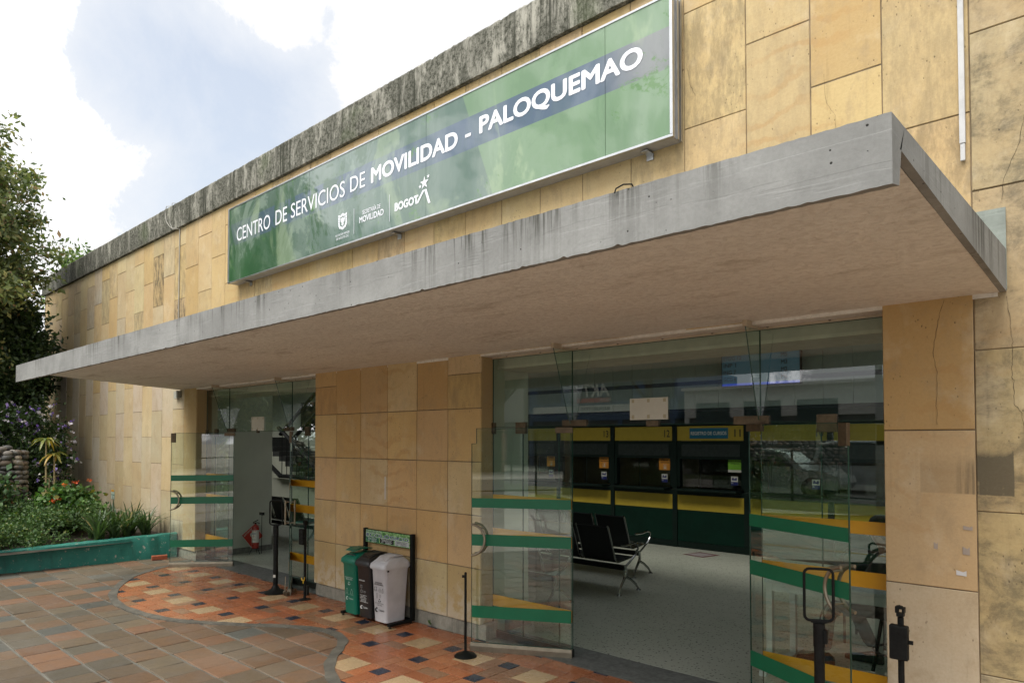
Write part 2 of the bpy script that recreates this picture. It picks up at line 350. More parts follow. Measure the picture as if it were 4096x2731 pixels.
# ------------------------------------------------------------------ ground, paving
def struct(o): o['kind'] = 'structure'; return o
g = MB(); g.quad((-300, -300, -.03), (300, -300, -.03), (300, 300, -.03), (-300, 300, -.03))
struct(g.build('ground', simple('court_concrete', (.46, .44, .38), .85, var=.3, scale=.6, bump=.3)))
SP = [(-10.95, -.10), (-10.78, -.50), (-10.50, -.93), (-10.15, -1.26), (-9.6, -1.57), (-9.18, -1.73), (-8.71, -1.82), (-8.38, -1.82), (-8.06, -1.79), (-7.69, -1.72), (-7.37, -1.60), (-7.14, -1.47), (-6.8, -1.26), (-6.55, -1.07), (-6.27, -.91), (-6.0, -.82), (-5.76, -.82), (-5.56, -.90), (-5.40, -1.04), (-5.25, -1.20), (-5.07, -1.36), (-4.84, -1.50), (-4.60, -1.60), (-4.3, -1.70), (-3.9, -1.80), (-3.3, -1.9), (-2.4, -1.95), (3.0, -2.0)]
def dense(P_, k=5):
    o = []
    for i in range(len(P_)-1):
        p0, p1, p2, p3 = P_[max(i-1, 0)], P_[i], P_[i+1], P_[min(i+2, len(P_)-1)]
        for j in range(k):
            t = j/k
            o.append(tuple(.5*((2*p1[a])+(-p0[a]+p2[a])*t+(2*p0[a]-5*p1[a]+4*p2[a]-p3[a])*t*t+(-p0[a]+3*p1[a]-3*p2[a]+p3[a])*t**3) for a in (0, 1)))
    o.append(P_[-1]); return o
SD = dense(SP); SDX = np.array([p[0] for p in SD]); SDY = np.array([p[1] for p in SD])
def yc(x): return float(np.interp(x, SDX, SDY, left=.3))
def clip(poly, keep_terra):
    cx = sum(p[0] for p in poly)/len(poly); cy = sum(p[1] for p in poly)/len(poly)
    if cx < -10.95: return [] if keep_terra else poly
    i = int(np.argmin((SDX-cx)**2+(SDY-cy)**2)); i = min(max(i, 1), len(SD)-2)
    a, b = Vector(SD[i-1]), Vector(SD[i+1]); d = (b-a).normalized(); n = Vector((-d.y, d.x)); q = Vector(SD[i])
    sg = 1 if keep_terra else -1
    def sd_(p): return sg*(Vector(p)-q).dot(n)
    res = []
    for j in range(len(poly)):
        A, B = poly[j], poly[(j+1) % len(poly)]; da, db = sd_(A), sd_(B)
        if da >= 0: res.append(A)
        if da*db < 0: t = da/(da-db); res.append((A[0]+(B[0]-A[0])*t, A[1]+(B[1]-A[1])*t))
    return res if len(res) > 2 else []
def area(p): return abs(sum(p[i][0]*p[(i+1) % len(p)][1]-p[(i+1) % len(p)][0]*p[i][1] for i in range(len(p))))/2
def slab(mb, poly, z, col, ch=.004, tilt=.0012):
    if area(poly) < .0004: return
    cx = sum(p[0] for p in poly)/len(poly); cy = sum(p[1] for p in poly)/len(poly); n = len(poly)
    tx, ty, dz = random.gauss(0, tilt*6), random.gauss(0, tilt*6), random.gauss(0, tilt)
    def zz(x, y): return z+dz+tx*(x-cx)+ty*(y-cy)
    k = 1-ch/max(.05, math.sqrt(area(poly))/2)
    top = [(cx+(p[0]-cx)*k, cy+(p[1]-cy)*k) for p in poly]
    vs = [(p[0], p[1], zz(*p)) for p in top]+[(p[0], p[1], zz(*p)-ch) for p in poly]+[(p[0], p[1], -.02) for p in poly]
    fs = [tuple(range(n))]+[(i, (i+1) % n, (i+1) % n+n, i+n) for i in range(n)]+[(i+n, (i+1) % n+n, (i+1) % n+2*n, i+2*n) for i in range(n)]
    mb.add(vs, fs, col)
pv = MB(); PCOL = [(.15, .12, .078), (.155, .12, .078), (.165, .122, .076), (.145, .122, .085), (.175, .122, .073), (.21, .12, .068), (.225, .122, .068), (.19, .12, .07), (.11, .115, .10), (.115, .115, .095), (.125, .11, .08)]
for j in range(-13, 3):
    y1 = -.01+.305*j; row = random.Random(j*7+1)
    for i in range(-48, 8):
        x0 = -.62+.302*i + .0; x1 = x0+.302
        if y1-.305 < -4.6 and x0 > -7: continue
        g1, g2 = (.004, .010) if row.random() > .1 else (.008, .014)
        poly = [(x0+g1, y1-.305+g2), (x1-g1, y1-.305+g2), (x1-g1, y1-g2), (x0+g1, y1-g2)]
        if y1 > .31: continue
        if x0 > -11.2 and all(q[1] > yc(q[0])+.06 for q in poly): continue
        poly = clip(poly, False) if x0 > -11.3 else poly
        if not poly: continue
        c = row.choice(PCOL) if i < -22 or row.random() < .45 else row.choice([(.20, .115, .062), (.18, .108, .06), (.22, .12, .066), (.15, .11, .07)])
        k = row.uniform(.58, .86); slab(pv, poly, 0, (c[0]*k, c[1]*k, c[2]*k, 0), .006, .002)
struct(pv.build('paving', PAVING))
gr = MB(); gr.quad((-18, -5.6, -.009), (5, -5.6, -.009), (5, .6, -.009), (-18, .6, -.009)); struct(gr.build('paving_bed', GROUT))
tr = MB(); U = .1368; UY = .1355; rr = random.Random(3)
def terra(cx0, cy0, w_, h_, kind):
    poly = [(cx0, cy0-h_*UY), (cx0+w_*U, cy0-h_*UY), (cx0+w_*U, cy0), (cx0, cy0)]
    gp = .0022; poly = [(poly[0][0]+gp, poly[0][1]+gp), (poly[1][0]-gp, poly[1][1]+gp), (poly[2][0]-gp, poly[2][1]-gp), (poly[3][0]+gp, poly[3][1]-gp)]
    if poly[0][1] > -.001: return
    if poly[2][1] > 0: poly[2] = (poly[2][0], -.001); poly[3] = (poly[3][0], -.001)
    if all(q[1] < yc(q[0]) for q in poly): return
    poly = clip(poly, True)
    if not poly: return
    base = dict(n=(.014, .022, .042), c=(.42, .30, .17), t=rr.choice([(.34, .115, .048), (.31, .105, .044), (.36, .13, .055), (.30, .11, .05), (.32, .13, .06), (.24, .125, .07)]))[kind]
    k = rr.uniform(.9, 1.1); slab(tr, poly, .004, (base[0]*k, base[1]*k, base[2]*k, 0), .0015, .0006)
CELL = [(0, 0, 1, 1, 'n'), (0, 3, 1, 1, 'n'), (2, 0, 2, 2, 'c'), (1, 0, 1, 2, 't'), (4, 0, 1, 2, 't'), (0, 1, 1, 2, 't'), (1, 2, 2, 1, 't'), (3, 2, 2, 1, 't'), (1, 3, 2, 1, 't'), (3, 3, 2, 1, 't'), (0, 4, 2, 1, 't'), (2, 4, 2, 1, 't'), (4, 4, 1, 2, 't'), (0, 5, 2, 1, 't'), (2, 5, 2, 1, 't')]
for a in range(-17, 7):
    for b in range(-1, 5):
        for (u, v_, w_, h_, k_) in CELL:
            if b >= 3 and -3.4+0.0 > -.298-b*6*UY: continue
            terra(-3.99+a*.6885+u*U*1.0066, -.298-b*6*UY-v_*UY, w_, h_, k_)
struct(tr.build('terracotta_paving', TERRA))
tb = MB()
for i in range(len(SD)-1):
    a, b = SD[i], SD[i+1]
    if a[0] > -10.9: tb.quad((a[0], a[1], -.003), (b[0], b[1], -.003), (b[0], 0, -.003), (a[0], 0, -.003))
struct(tb.build('terracotta_bed', GROUTL))
st_ = MB()
L_, R_ = [], []
for i in range(len(SD)):
    a = Vector(SD[max(i-1, 0)]); b = Vector(SD[min(i+1, len(SD)-1)]); d = (b-a).normalized(); n = Vector((-d.y, d.x)); q = Vector(SD[i]); hw = .046+.006*math.sin(i*.9)
    L_.append(q+n*hw); R_.append(q-n*hw)
rings = [[(L_[i].x, L_[i].y, -.015), (L_[i].x, L_[i].y, .0095), (R_[i].x, R_[i].y, .0095), (R_[i].x, R_[i].y, -.015)] for i in range(len(SD))]
st_.loft(rings); struct(st_.build('curved_border', STRIPC))
th = MB(); th.box(-10.97, -7.52, 0.001, .44, -.03, .006); th.box(-4.62, -1.13, .001, .44, -.03, .006); struct(th.build('threshold', THRESH))
fl = MB(); fl.box(-19.5, 5.9, .441, 9.5, -.03, .008); struct(fl.build('hall_floor', TERRAZZO))

# ------------------------------------------------------------------ the building
B = thing('service_building', (-6, 1.0, 0), 'long sandstone clad service hall with concrete canopy, glass doors and mould streaked parapet', 'building')
XJ = [3.2, 2.72, 2.24, 1.76, 1.28, .8, .28, -.2, -.655, -1.11, -1.54, -1.98, -2.46, -2.93, -3.41, -3.88, -4.35, -4.84, -5.31, -5.79, -6.26, -6.75, -7.22, -7.68, -8.15, -8.63, -9.11, -9.57, -10.03, -10.48, -10.96, -11.44] + [-11.44-.4545*k for k in range(1, 19)]
TINTS = [(.53, .39, .21), (.54, .405, .23), (.56, .425, .25), (.51, .37, .19), (.55, .41, .235), (.53, .40, .225)]
PALE = [(.50, .43, .34), (.52, .45, .37), (.47, .41, .32)]
CREAM = [(.50, .40, .26), (.52, .43, .29), (.48, .385, .25), (.53, .42, .27)]
wall = MB()
def stone(x0, x1, z0, z1, tint, y=0.0, gap=.0025, dirt=0.0):
    o = random.gauss(0, .0016); kk = random.uniform(.93, 1.05); gg = random.uniform(.985, 1.035); c = (tint[0]*kk, tint[1]*kk*gg, tint[2]*kk*random.uniform(.86, 1.0), dirt); g_ = gap*.85+random.uniform(0, .0016); h = .003
    a, b, c0, c1 = x0+g_, x1-g_, z0+g_, z1-g_
    if b-a < .02 or c1-c0 < .02: return
    f = y+o
    wall.add([(a+h, f, c0+h), (b-h, f, c0+h), (b-h, f, c1-h), (a+h, f, c1-h), (a, f+.004, c0), (b, f+.004, c0), (b, f+.004, c1), (a, f+.004, c1), (a, f+.03, c0), (b, f+.03, c0), (b, f+.03, c1), (a, f+.03, c1)],
             [(0, 1, 2, 3), (0, 4, 5, 1), (1, 5, 6, 2), (2, 6, 7, 3), (3, 7, 4, 0), (4, 8, 9, 5), (5, 9, 10, 6), (6, 10, 11, 7), (7, 11, 8, 4)], c)
ZA = [-.33, .585, 1.4975, 2.41, 3.325, 4.24, 5.125, 6.05]; ZB = [.14, 1.045, 1.955, 2.865, 3.79, 4.70, 5.61]
SPEC = {(29, 5.125): .0, (31, 4.24): .9, (33, 5.125): .85, (30, 5.125): .45}
prs = random.Random(11)
for n in range(len(XJ)-1):
    x1, x0 = XJ[n], XJ[n+1]
    # column index: A for the column right of -.655 (n=7), alternate from there
    zs = ZA if (n-7) % 2 == 0 else ZB
    for z0, z1 in zip(zs[:-1], zs[1:]):
        lo = max(z0, .14); hi = min(z1, 5.425)
        under = (-11.45 < x0 and x1 < -.64)
        if under: lo = max(lo, 2.72)
        if hi-lo < .05: continue
        left = x1 < -11.4
        if left and z1 < 3.4: t = prs.choice(CREAM+PALE) if prs.random() < .55 else prs.choice(PALE if prs.random() < .55 else CREAM)
        elif left: t = prs.choice(TINTS+CREAM) if prs.random() > .12 else prs.choice(PALE)
        else: t = prs.choice(TINTS)
        if n <= 7: t = prs.choice([(.46, .38, .24), (.48, .40, .27), (.44, .35, .21)])
        d = SPEC.get((n, z1), prs.choice([0, 0, .08, .15, .3, .5]) if z0 > 2.6 else prs.choice([0, 0, .05, .1]))
        if abs(x1+12.34) < .2 and abs(z1-5.125) < .1: d = .95
        if abs(x1+11.44) < .1 and abs(z1-4.24) < .1: d = .95
        stone(x0, x1, lo, hi, t, dirt=d)
# stones under the canopy
MIDX = [-7.53, -7.06, -6.57, -6.07, -5.57, -5.09, -4.62]; OC = [(.57, .37, .185), (.54, .345, .16), (.59, .405, .21), (.57, .39, .21), (.61, .46, .28), (.57, .40, .215)]
for i in range(6):
    zz_ = [.14, .665, 1.175, 1.69, 2.21, 2.735]
    if i in (0, 5): zz_ = [.14, .665, 1.175, 1.69, 2.21, 2.55, 2.735]
    for z0, z1 in zip(zz_[:-1], zz_[1:]):
        t = prs.choice(OC if z0 > .5 else [(.50, .40, .25), (.47, .35, .19)])
        stone(MIDX[i], MIDX[i+1], z0, z1, t, dirt=.25 if (i in (0, 5) and 2.2 < z0 < 2.3) else 0, gap=.0035)
stone(-11.44, -10.97, .14, 2.735, (.46, .33, .17))
for z0, z1, t in ((.14, 1.04, (.54, .46, .33)), (1.04, 1.96, (.53, .39, .235)), (1.96, 2.735, (.50, .33, .16))): stone(-1.13, -.655, z0, z1, t)
wo = wall.build('stone_cladding', STONE, B)
wb = MB()
for x0, x1, z0, z1 in ((-19.7, -10.972, .15, 5.42), (-10.972, -1.128, 2.80, 5.42), (-7.528, -4.622, .15, 2.80), (-1.128, 3.2, .15, 5.42)): wb.box(x0, x1, .018, .30 if z0 > 1 else .175, z0, z1, (.36, .26, .13, 0))
wb.build('wall_core', STONE, B)
# grout behind the joints: dark bed seen between slabs
bd = MB()
for x0, x1, z0, z1 in ((-19.7, -10.975, .145, 5.42), (-10.975, -1.125, 2.745, 5.42), (-7.525, -4.625, .145, 2.745), (-1.125, 3.2, .145, 5.42)): bd.box(x0, x1, .006, .016, z0, z1)
bd.build('mortar_bed', simple('dark_mortar', (.20, .15, .09), .95, var=.5, scale=5), B)
pl = MB()
def rough_plinth(x0, x1):
    n = max(2, int((x1-x0)/.08)); pr = random.Random(int(x0*100))
    ring = []
    for i in range(n+1):
        x = x0+(x1-x0)*i/n; a, b, c = pr.uniform(-.006, .008), pr.uniform(-.010, .010), pr.uniform(-.01, .005)
        ring.append([(x, .012+a, -.02), (x, .016+b, .07), (x, .03+b, .145+c*0), (x, .17, .145), (x, .17, -.02)])
    pl.loft(ring)
for a in ((-19.7, -10.95), (-7.50, -4.56), (-1.12, 3.2)):
    pl = MB(); rough_plinth(*a); pl.build('plinth', PLINTH, B, smooth=True, autosm=50)
# cracks on the right-hand stones
def crack(pts, wd=.0011):
    pr = random.Random(len(pts)); P3 = []
    for i in range(len(pts)-1):
        for k in range(6):
            t = k/6; P3.append((pts[i][0]+(pts[i+1][0]-pts[i][0])*t+pr.uniform(-.004, .004), -.0032, pts[i][1]+(pts[i+1][1]-pts[i][1])*t))
    ck = MB(); ck.tube(P3, [wd*pr.uniform(.4, 1.1) for _ in P3], 5); ck.build('crack', simple('crack_shadow', (.02, .017, .012), 1), B)
crack([(-.80, 2.72), (-.83, 2.6), (-.86, 2.42), (-.84, 2.3), (-.845, 2.1), (-.84, 1.97)]); crack([(-.50, 2.70), (-.485, 2.55), (-.478, 2.44), (-.478, 2.36), (-.485, 2.27), (-.475, 2.23), (-.475, 2.1), (-.44, 2.05), (-.43, 1.9), (-.43, 1.7)])
crack([(-.40, 3.7), (-.43, 3.55), (-.50, 3.36), (-.52, 3.22)]); crack([(-2.43, 4.7), (-2.40, 4.55), (-2.36, 4.45)]); crack([(-1.45, 4.3), (-1.44, 4.1), (-1.38, 4.0), (-1.39, 3.85)], .0007)
# parapet band with a broken upper edge
pp = MB(); pr = random.Random(5); N = 900; ring = []
for i in range(N+1):
    x = -19.75+(3.2+19.75)*i/N; e = pr.gauss(0, .003)-(.012 if pr.random() < .05 else 0); f = pr.gauss(0, .0008)
    ring.append([(x, -.045+f, 5.425+pr.gauss(0, .0015)), (x, -.05+f, 5.46), (x, -.05+pr.gauss(0, .001), 5.64), (x, -.05+f, 5.835+e), (x, -.03, 5.862+e), (x, .22, 5.87+e*.5), (x, .22, 5.425)])
pp.loft(ring); pp.build('parapet', PARAPET, B, smooth=True, autosm=30)
# canopy: fascia with drip lip, sloping slab, skewed left end
cp = MB()
def cring(x_f, x_b, top=True):
    def X(y): return x_f+(x_b-x_f)*(y+2.455)/2.455
    pts = [(-2.455, 2.643), (-2.455, 2.855), (-.0, 2.968), (0, 2.86), (-2.30, 2.86), (-2.345, 2.775), (-2.375, 2.66)]
    return [(X(y), y, z) for y, z in pts]
n = 500; rings = []; pr = random.Random(9)
for i in range(n+1):
    t = i/n; r_ = cring(-10.57+(10.07)*t, -11.60+(11.10)*t)
    r_[0] = (r_[0][0], r_[0][1]+pr.uniform(0, .003), r_[0][2]+pr.uniform(-.001, .003)+(.007 if pr.random() < .03 else 0)); r_[1] = (r_[1][0], r_[1][1]+pr.uniform(0, .001), r_[1][2]+pr.uniform(-.0015, .001)); r_[6] = (r_[6][0], r_[6][1], r_[6][2]+pr.uniform(-.001, .002))
    rings.append(r_)
cp.loft(rings); cn = cp.build('canopy', FASCIA, B, smooth=True, autosm=25)
for part_ in (0, 1):
  sides = MB()
  if part_ == 0: sides.add([(-.50, -2.36, 2.775), (-.50, 0, 2.727), (-.50, 0, 2.86), (-.50, -2.30, 2.86), (-.53, -2.36, 2.775), (-.53, 0, 2.727), (-.53, 0, 2.86), (-.53, -2.30, 2.86)], [(0, 1, 2, 3), (4, 7, 6, 5), (0, 3, 7, 4), (1, 5, 6, 2), (0, 4, 5, 1), (2, 6, 7, 3)])
  else: sides.add([(-10.615, -2.35, 2.776), (-11.60, 0, 2.728), (-11.60, 0, 2.86), (-10.615, -2.30, 2.86), (-10.585, -2.35, 2.776), (-11.57, 0, 2.728), (-11.57, 0, 2.86), (-10.585, -2.30, 2.86)], [(0, 3, 2, 1), (4, 5, 6, 7), (0, 4, 7, 3), (1, 2, 6, 5), (0, 1, 5, 4), (2, 3, 7, 6)])
  sides.build('canopy_edge', FASCIA, cn)
sf = MB(); NX, NY = 60, 14
sv = []; pr = random.Random(2)
for j in range(NY+1):
    y = -2.345+2.345*j/NY
    xl = -10.60+(-11.57+10.60)*(y+2.345)/2.345
    for i in range(NX+1):
        x = xl+(-.531-xl)*i/NX; sv.append((x, y, 2.774-.045*(j/NY)+pr.gauss(0, .0012)))
sf.add(sv, [(j*(NX+1)+i, j*(NX+1)+i+1, (j+1)*(NX+1)+i+1, (j+1)*(NX+1)+i) for j in range(NY) for i in range(NX)])
sv2 = [(x, y, z+.05) for x, y, z in sv]
sf.build('soffit', SOFFIT, cn, smooth=True)
sb = MB(); sb.box(-11.5, -.54, .0, .16, 2.705, 2.80); sb.build('soffit_return', SOFFIT, cn)
nb = MB(); nb.box(-.652, -.497, -.006, .02, 2.74, 3.20); nb.build('plaster_patch', concrete_mat('patch', (.27, .30, .27), 0, .2), B)

# ------------------------------------------------------------------ interior shell
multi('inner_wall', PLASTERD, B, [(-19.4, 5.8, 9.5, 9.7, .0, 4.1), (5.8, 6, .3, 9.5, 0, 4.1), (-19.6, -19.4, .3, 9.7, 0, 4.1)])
multi('ceiling', PLASTERD, B, [(-19.6, 6, .30, 2.6, 4.1, 4.3), (-19.6, 6, 3.9, 9.7, 4.1, 4.3)])       # unseen gap between the two, added to let daylight into the hall
multi('inner_pier', PLASTER, B, [(-11.80, -11.09, .30, 1.36, .008, 3.4), (-7.50, -4.64, .178, .36, .008, 3.4), (-6.6, -4.66, .36, .74, .008, 3.4), (-1.12, 3, .178, .4, .008, 3.4)])
multi('skirting', simple('skirting_stone', (.13, .13, .11), .5, var=.3, scale=15), B, [(-11.79, -11.075, .30, 1.375, .008, .10), (-6.6, -4.64, .361, .755, .008, .11)])
for a_, b_ in ((-11.09, -7.5), (-4.64, -1.12)):
    lb = MB(); lb.box(a_, b_, .26, .78, 2.60, 3.4); lo = lb.build('lintel_beam', simple('cream_beam', (.44, .42, .36), .7), B)
    multi('beam_trim', simple('trim', (.52, .50, .43), .6), lo, [(a_, b_, .252, .262, 2.600, 2.625)])
UPN = simple('upper_panel', (.30, .34, .33), .45, var=.05)
it = MB()
for k in range(-21, 14):
    x0 = -5.217+.4285*k; it.box(x0+.003, x0+.4255, 6.352, 6.40, 2.455, 2.86); it.box(x0+.003, x0+.4255, 6.352, 6.40, 2.935, 3.95)
it.build('upper_panel', UPN, B)
it = MB(); it.box(-15.5, .8, 6.402, 6.55, 2.40, 4.1); it.build('panel_backing', simple('black_backing', (.012, .016, .015), .7), B)

# ------------------------------------------------------------------ glazing and door leaves
FRONT = []
def pane(mb, x0, x1, y, z0, z1, t=.010):
    mb.quad((x0, y, z0), (x1, y, z0), (x1, y, z1), (x0, y, z1), mid=0)
def rim(mb, x0, x1, y, z0, z1, w_=.004, t=.010):
    for a in ((x0, x0+w_, z0, z1), (x1-w_, x1, z0, z1), (x0+w_, x1-w_, z0, z0+w_), (x0+w_, x1-w_, z1-w_, z1)): mb.box(a[0], a[1], y-t/2, y+t/2, a[2], a[3], mid=1)
def glazing(bay, x0, x1, ml, mr, joints, hinge_extra):
    G = MB(); Y = .17
    f = MB(); pane(G, x0, x1, Y, 2.025, 2.69)
    for a, b in ((x0, ml), (mr, x1)): pane(G, a, b, Y, .075, 2.012)
    for a, b, c, d in ((x0, ml, .075, 2.012), (mr, x1, .075, 2.012)): rim(G, a, b, Y, c, d)
    for a, b in ((x0, ml), (ml, mr), (mr, x1)): rim(G, a, b, Y, 2.025, 2.69)
    for j in joints: G.box(j-.003, j+.003, Y-.006, Y+.006, .08, 2.01, mid=1)
    go = G.build('glazing', [GLASS, GEDGE], B); go['label'] = bay
    c = MB(); c.box(x0, x1, Y-.02, Y+.02, 2.69, 2.722); c.build('top_channel', BEIGEM, go)
    k = x0+.2
    while k < x1:
        c = MB(); c.tube([(k, Y-.026, 2.705), (k, Y-.0195, 2.705)], .009, 8); c.build('bolt', BRONZE, go); k += .42
    multi('bottom_rail', simple('dark_rail', (.025, .027, .022), .4, .4), go, [(a, b, Y-.018, Y+.018, .006, .075) for a, b in ((x0, ml), (mr, x1))])
    multi('yellow_stripe', YSTRIPE, go, [(a+.005, b-.005, Y-.0075, Y-.0055, *z) for a, b in ((x0, ml), (mr, x1)) for z in ((1.292, 1.376), (.95, 1.052), (.302, .41))])
    # glass stiffener fins with their brackets
    for xm, d in ((ml, .27), (mr, .25)):
        fin = MB(); br = MB()
        fin.add([(xm, Y-.01, 2.035), (xm, Y-.03, 2.045), (xm, Y-.07, 2.12), (xm, Y-d, 2.69), (xm, Y-.01, 2.69)], [(0, 1, 2, 3, 4)], mid=0)
        fin.tube([(xm, Y-.03, 2.045), (xm, Y-.07, 2.12), (xm, Y-d, 2.69)], .004, 5, mid=1)
        br.box(xm-.014, xm+.014, Y-d-.015, Y-.021, 2.688, 2.740)
        fo = fin.build('glass_fin', [GLASS, GEDGE], go); br.build('fin_bracket', BEIGEM, fo)
    multi('patch_fitting', BRONZE, go, [(x-w_/2, x+w_/2, Y-.02, Y+.02, z-hh/2, z+hh/2) for x, z, w_, hh in hinge_extra], bevel=.002)
    return go
glazing('glazing of the left entrance', -10.97, -7.53, -10.19, -8.365, [-10.66, -7.95], [(-10.62, 2.015, .08, .12), (-7.97, 2.015, .09, .12), (-10.96, 2.015, .02, .1), (-10.12, 2.05, .22, .055), (-8.44, 2.05, .20, .055), (-9.30, 2.03, .03, .05)])
glazing('glazing of the right entrance', -4.62, -1.13, -3.65, -1.965, [-4.23, -3.80, -1.55], [(-4.25, 2.015, .12, .11), (-4.61, 2.015, .03, .11), (-3.62, 2.05, .26, .055), (-2.03, 2.045, .26, .06), (-1.51, 2.015, .13, .12), (-2.84, 2.035, .11, .045)])
def leaf(label, hinge, tip, top=2.008, notch=True, arc=True, straight=False, greens=True, width=.905):
    h = Vector((*hinge, 0)); d = (Vector((*tip, 0))-h).normalized(); nrm = Vector((-d.y, d.x, 0))
    if nrm.y > 0: nrm = -nrm                                   # outward
    T = Matrix(((d.x, nrm.x, 0, h.x), (d.y, nrm.y, 0, h.y), (0, 0, 1, 0), (0, 0, 0, 1)))
    W = width; L = MB(); L.T = T
    def pan(x0, x1, z0, z1): L.quad((x0, 0, z0), (x1, 0, z0), (x1, 0, z1), (x0, 0, z1))
    NZ = 1.87; NX_ = W-.045
    pan(0, NX_, .078, top); pan(NX_, W, .078, NZ)
    for a in ((0, .004, .078, top), (.004, NX_, top-.004, top), (NX_-.004, NX_, NZ, top-.004), (NX_, W, NZ-.004, NZ), (W-.004, W, .078, NZ-.004), (.004, W-.004, .078, .082)): L.box(a[0], a[1], -.005, .005, a[2], a[3], mid=1)
    o = L.build('door', [GLASS, GEDGE], B); o['label'] = label
    r_ = MB(); r_.T = T; r_.loft([[(x, -.022, .003), (x, -.024, .05), (x, -.018, .078), (x, .018, .078), (x, .024, .05), (x, .022, .003)] for x in (-.004, W+.006)])
    r_.build('bottom_rail', STEEL, o, bevel=.002)
    multi('stripe', GSTRIPE if greens else YSTRIPE, o, [(.004, W-.004, .0056, .0072, *z) for z in ((1.29, 1.376), (.948, 1.05), (.302, .41))], T=T)
    cz = 1.005
    for sgn in (1, -1):
        hd = MB(); hd.T = T
        if arc:
            hd.tube([(W-.015-.125*math.sin(math.pi*k/16), sgn*.055, cz+.138*math.cos(math.pi*k/16)) for k in range(17)], .0115, 10)
            st = [(W-.100, cz+.10), (W-.100, cz-.10)]
        else:
            hd.tube([(W-.10, sgn*.055, cz-.15), (W-.10, sgn*.055, cz+.15)], .0115, 10); st = [(W-.10, cz+.13), (W-.10, cz-.13)]
        for xx, zz_ in st: hd.tube([(xx, 0, zz_), (xx, sgn*.055, zz_)], .008, 8)
        hd.build('handle', STEEL, o, smooth=True)
    hp = MB(); hp.T = T; hp.box(-.015, .14, -.014, .014, top-.045, top+.006); hp.build('hinge_plate', BRONZE, o, bevel=.002)
    if not notch:
        lk = MB(); lk.T = T; lk.box(W-.065, W, -.014, .014, 1.865, 2.005); lk.build('lock_plate', BRONZE, o, bevel=.002)
    return o, T
leaf('left leaf of the right entrance, swung open against the stone pillar', (-3.65, .15), (-4.46, -.285), width=.915)
leaf('right leaf of the right entrance, swung outward', (-2.035, .13), (-1.255, -.268), notch=False, width=.876)
leaf('left leaf of the left entrance, swung open', (-10.075, .19), (-10.675, -.49), notch=False, width=.908)
leaf('right leaf of the left entrance, seen edge on', (-8.355, .165), (-7.70, -.235), notch=False, arc=False, greens=False, width=.80)
# papers taped on the glass
def taped(name, x0, x1, z0, z1, y, label):
    m = MB(); m.box(x0, x1, y-.002, y+.002, z0, z1); o = m.build(name, PAPER); tagit(o, label, 'notice'); 
    for x in (x0+.03, (x0+x1)/2, x1-.03): multi('tape', simple('tape', (.36, .33, .22), .5), o, [(x-.012, x+.012, y-.0035, y-.0025, z1-.035, z1-.008), (x-.012, x+.012, y-.0035, y-.0025, z0+.01, z0+.04)])
    return o
taped('paper_notice', -3.05, -2.70, 2.065, 2.24, .158, 'blank white sheet taped to the glass above the right entrance')
taped('paper_notice', -9.47, -9.10, 2.035, 2.235, .158, 'blank white sheet taped to the glass above the left entrance')

# ------------------------------------------------------------------ the long sign
def sign_face_mat():
    m = NT('sign_print_reflections'); v = m.coord(); p = m.n('ShaderNodeSeparateXYZ', {0: v}); X, Z = p.outputs[0], p.outputs[2]
    # printed teal and slanted light panel, with a dark tree reflection painted at left
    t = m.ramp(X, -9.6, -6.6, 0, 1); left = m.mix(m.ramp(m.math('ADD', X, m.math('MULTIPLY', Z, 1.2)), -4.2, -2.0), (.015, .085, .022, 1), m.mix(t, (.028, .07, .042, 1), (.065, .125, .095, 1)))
    edge = m.math('ADD', X, m.math('MULTIPLY', m.math('SUBTRACT', Z, 4.19), .385)); k = m.ramp(edge, -4.335, -4.32)
    e2 = m.math('SUBTRACT', X, m.math('MULTIPLY', m.math('SUBTRACT', Z, 4.14), .9)); k2 = m.ramp(e2, -9.0, -8.97, 0, .0)
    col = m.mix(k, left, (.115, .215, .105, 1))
    band = m.math('MULTIPLY', m.ramp(Z, 4.668, 4.672), m.ramp(Z, 4.983, 4.987, 1, 0)); bc = m.mix(m.ramp(X, -3.3, -2.6), (.04, .08, .135, 1), (.14, .15, .16, 1))
    col = m.mix(band, col, m.mix(m.ramp(X, -9.6, -7.5), (.03, .07, .075, 1), bc))
    fade = m.ramp(m.noise(m.coord((1, 1, .25)), 2.0, 5, .6), .4, .7, 0, .18); col = m.mix(fade, col, (.40, .45, .42, 1))
    # tree reflection blotches painted towards the left; lifted film with bleached patches and bubbles
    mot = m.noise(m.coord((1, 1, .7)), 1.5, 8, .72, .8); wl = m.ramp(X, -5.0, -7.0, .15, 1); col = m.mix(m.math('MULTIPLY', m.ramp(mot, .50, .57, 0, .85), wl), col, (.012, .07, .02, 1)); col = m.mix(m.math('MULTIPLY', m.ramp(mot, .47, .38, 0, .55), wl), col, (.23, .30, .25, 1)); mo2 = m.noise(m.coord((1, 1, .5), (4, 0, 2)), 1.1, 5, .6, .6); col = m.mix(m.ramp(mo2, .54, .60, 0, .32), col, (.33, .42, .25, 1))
    bub = m.math('MULTIPLY', m.ramp(m.noise(v, 1.3, 7, .75, .6), .57, .62), m.ramp(m.noise(v, 25, 4, .7), .42, .55)); col = m.mix(m.math('MULTIPLY', bub, .8), col, (.06, .17, .03, 1))
    nr = m.bump(m.noise(m.coord((.5, 1, 1)), 1.1, 2, .5), .09, .05)
    return m.bsdf(col, .42, 0, nr, .5, Coat_Weight=.75, Coat_IOR=1.5, Coat_Roughness=.03, Coat_Normal=nr)
SG = thing('facade_sign', (-6.05, 0, 4.14), 'long green framed sign with a blue band and white lettering above the canopy', 'sign')
SF = sign_face_mat(); jx = [-9.585, -7.454, -5.26, -3.073, -2.495]
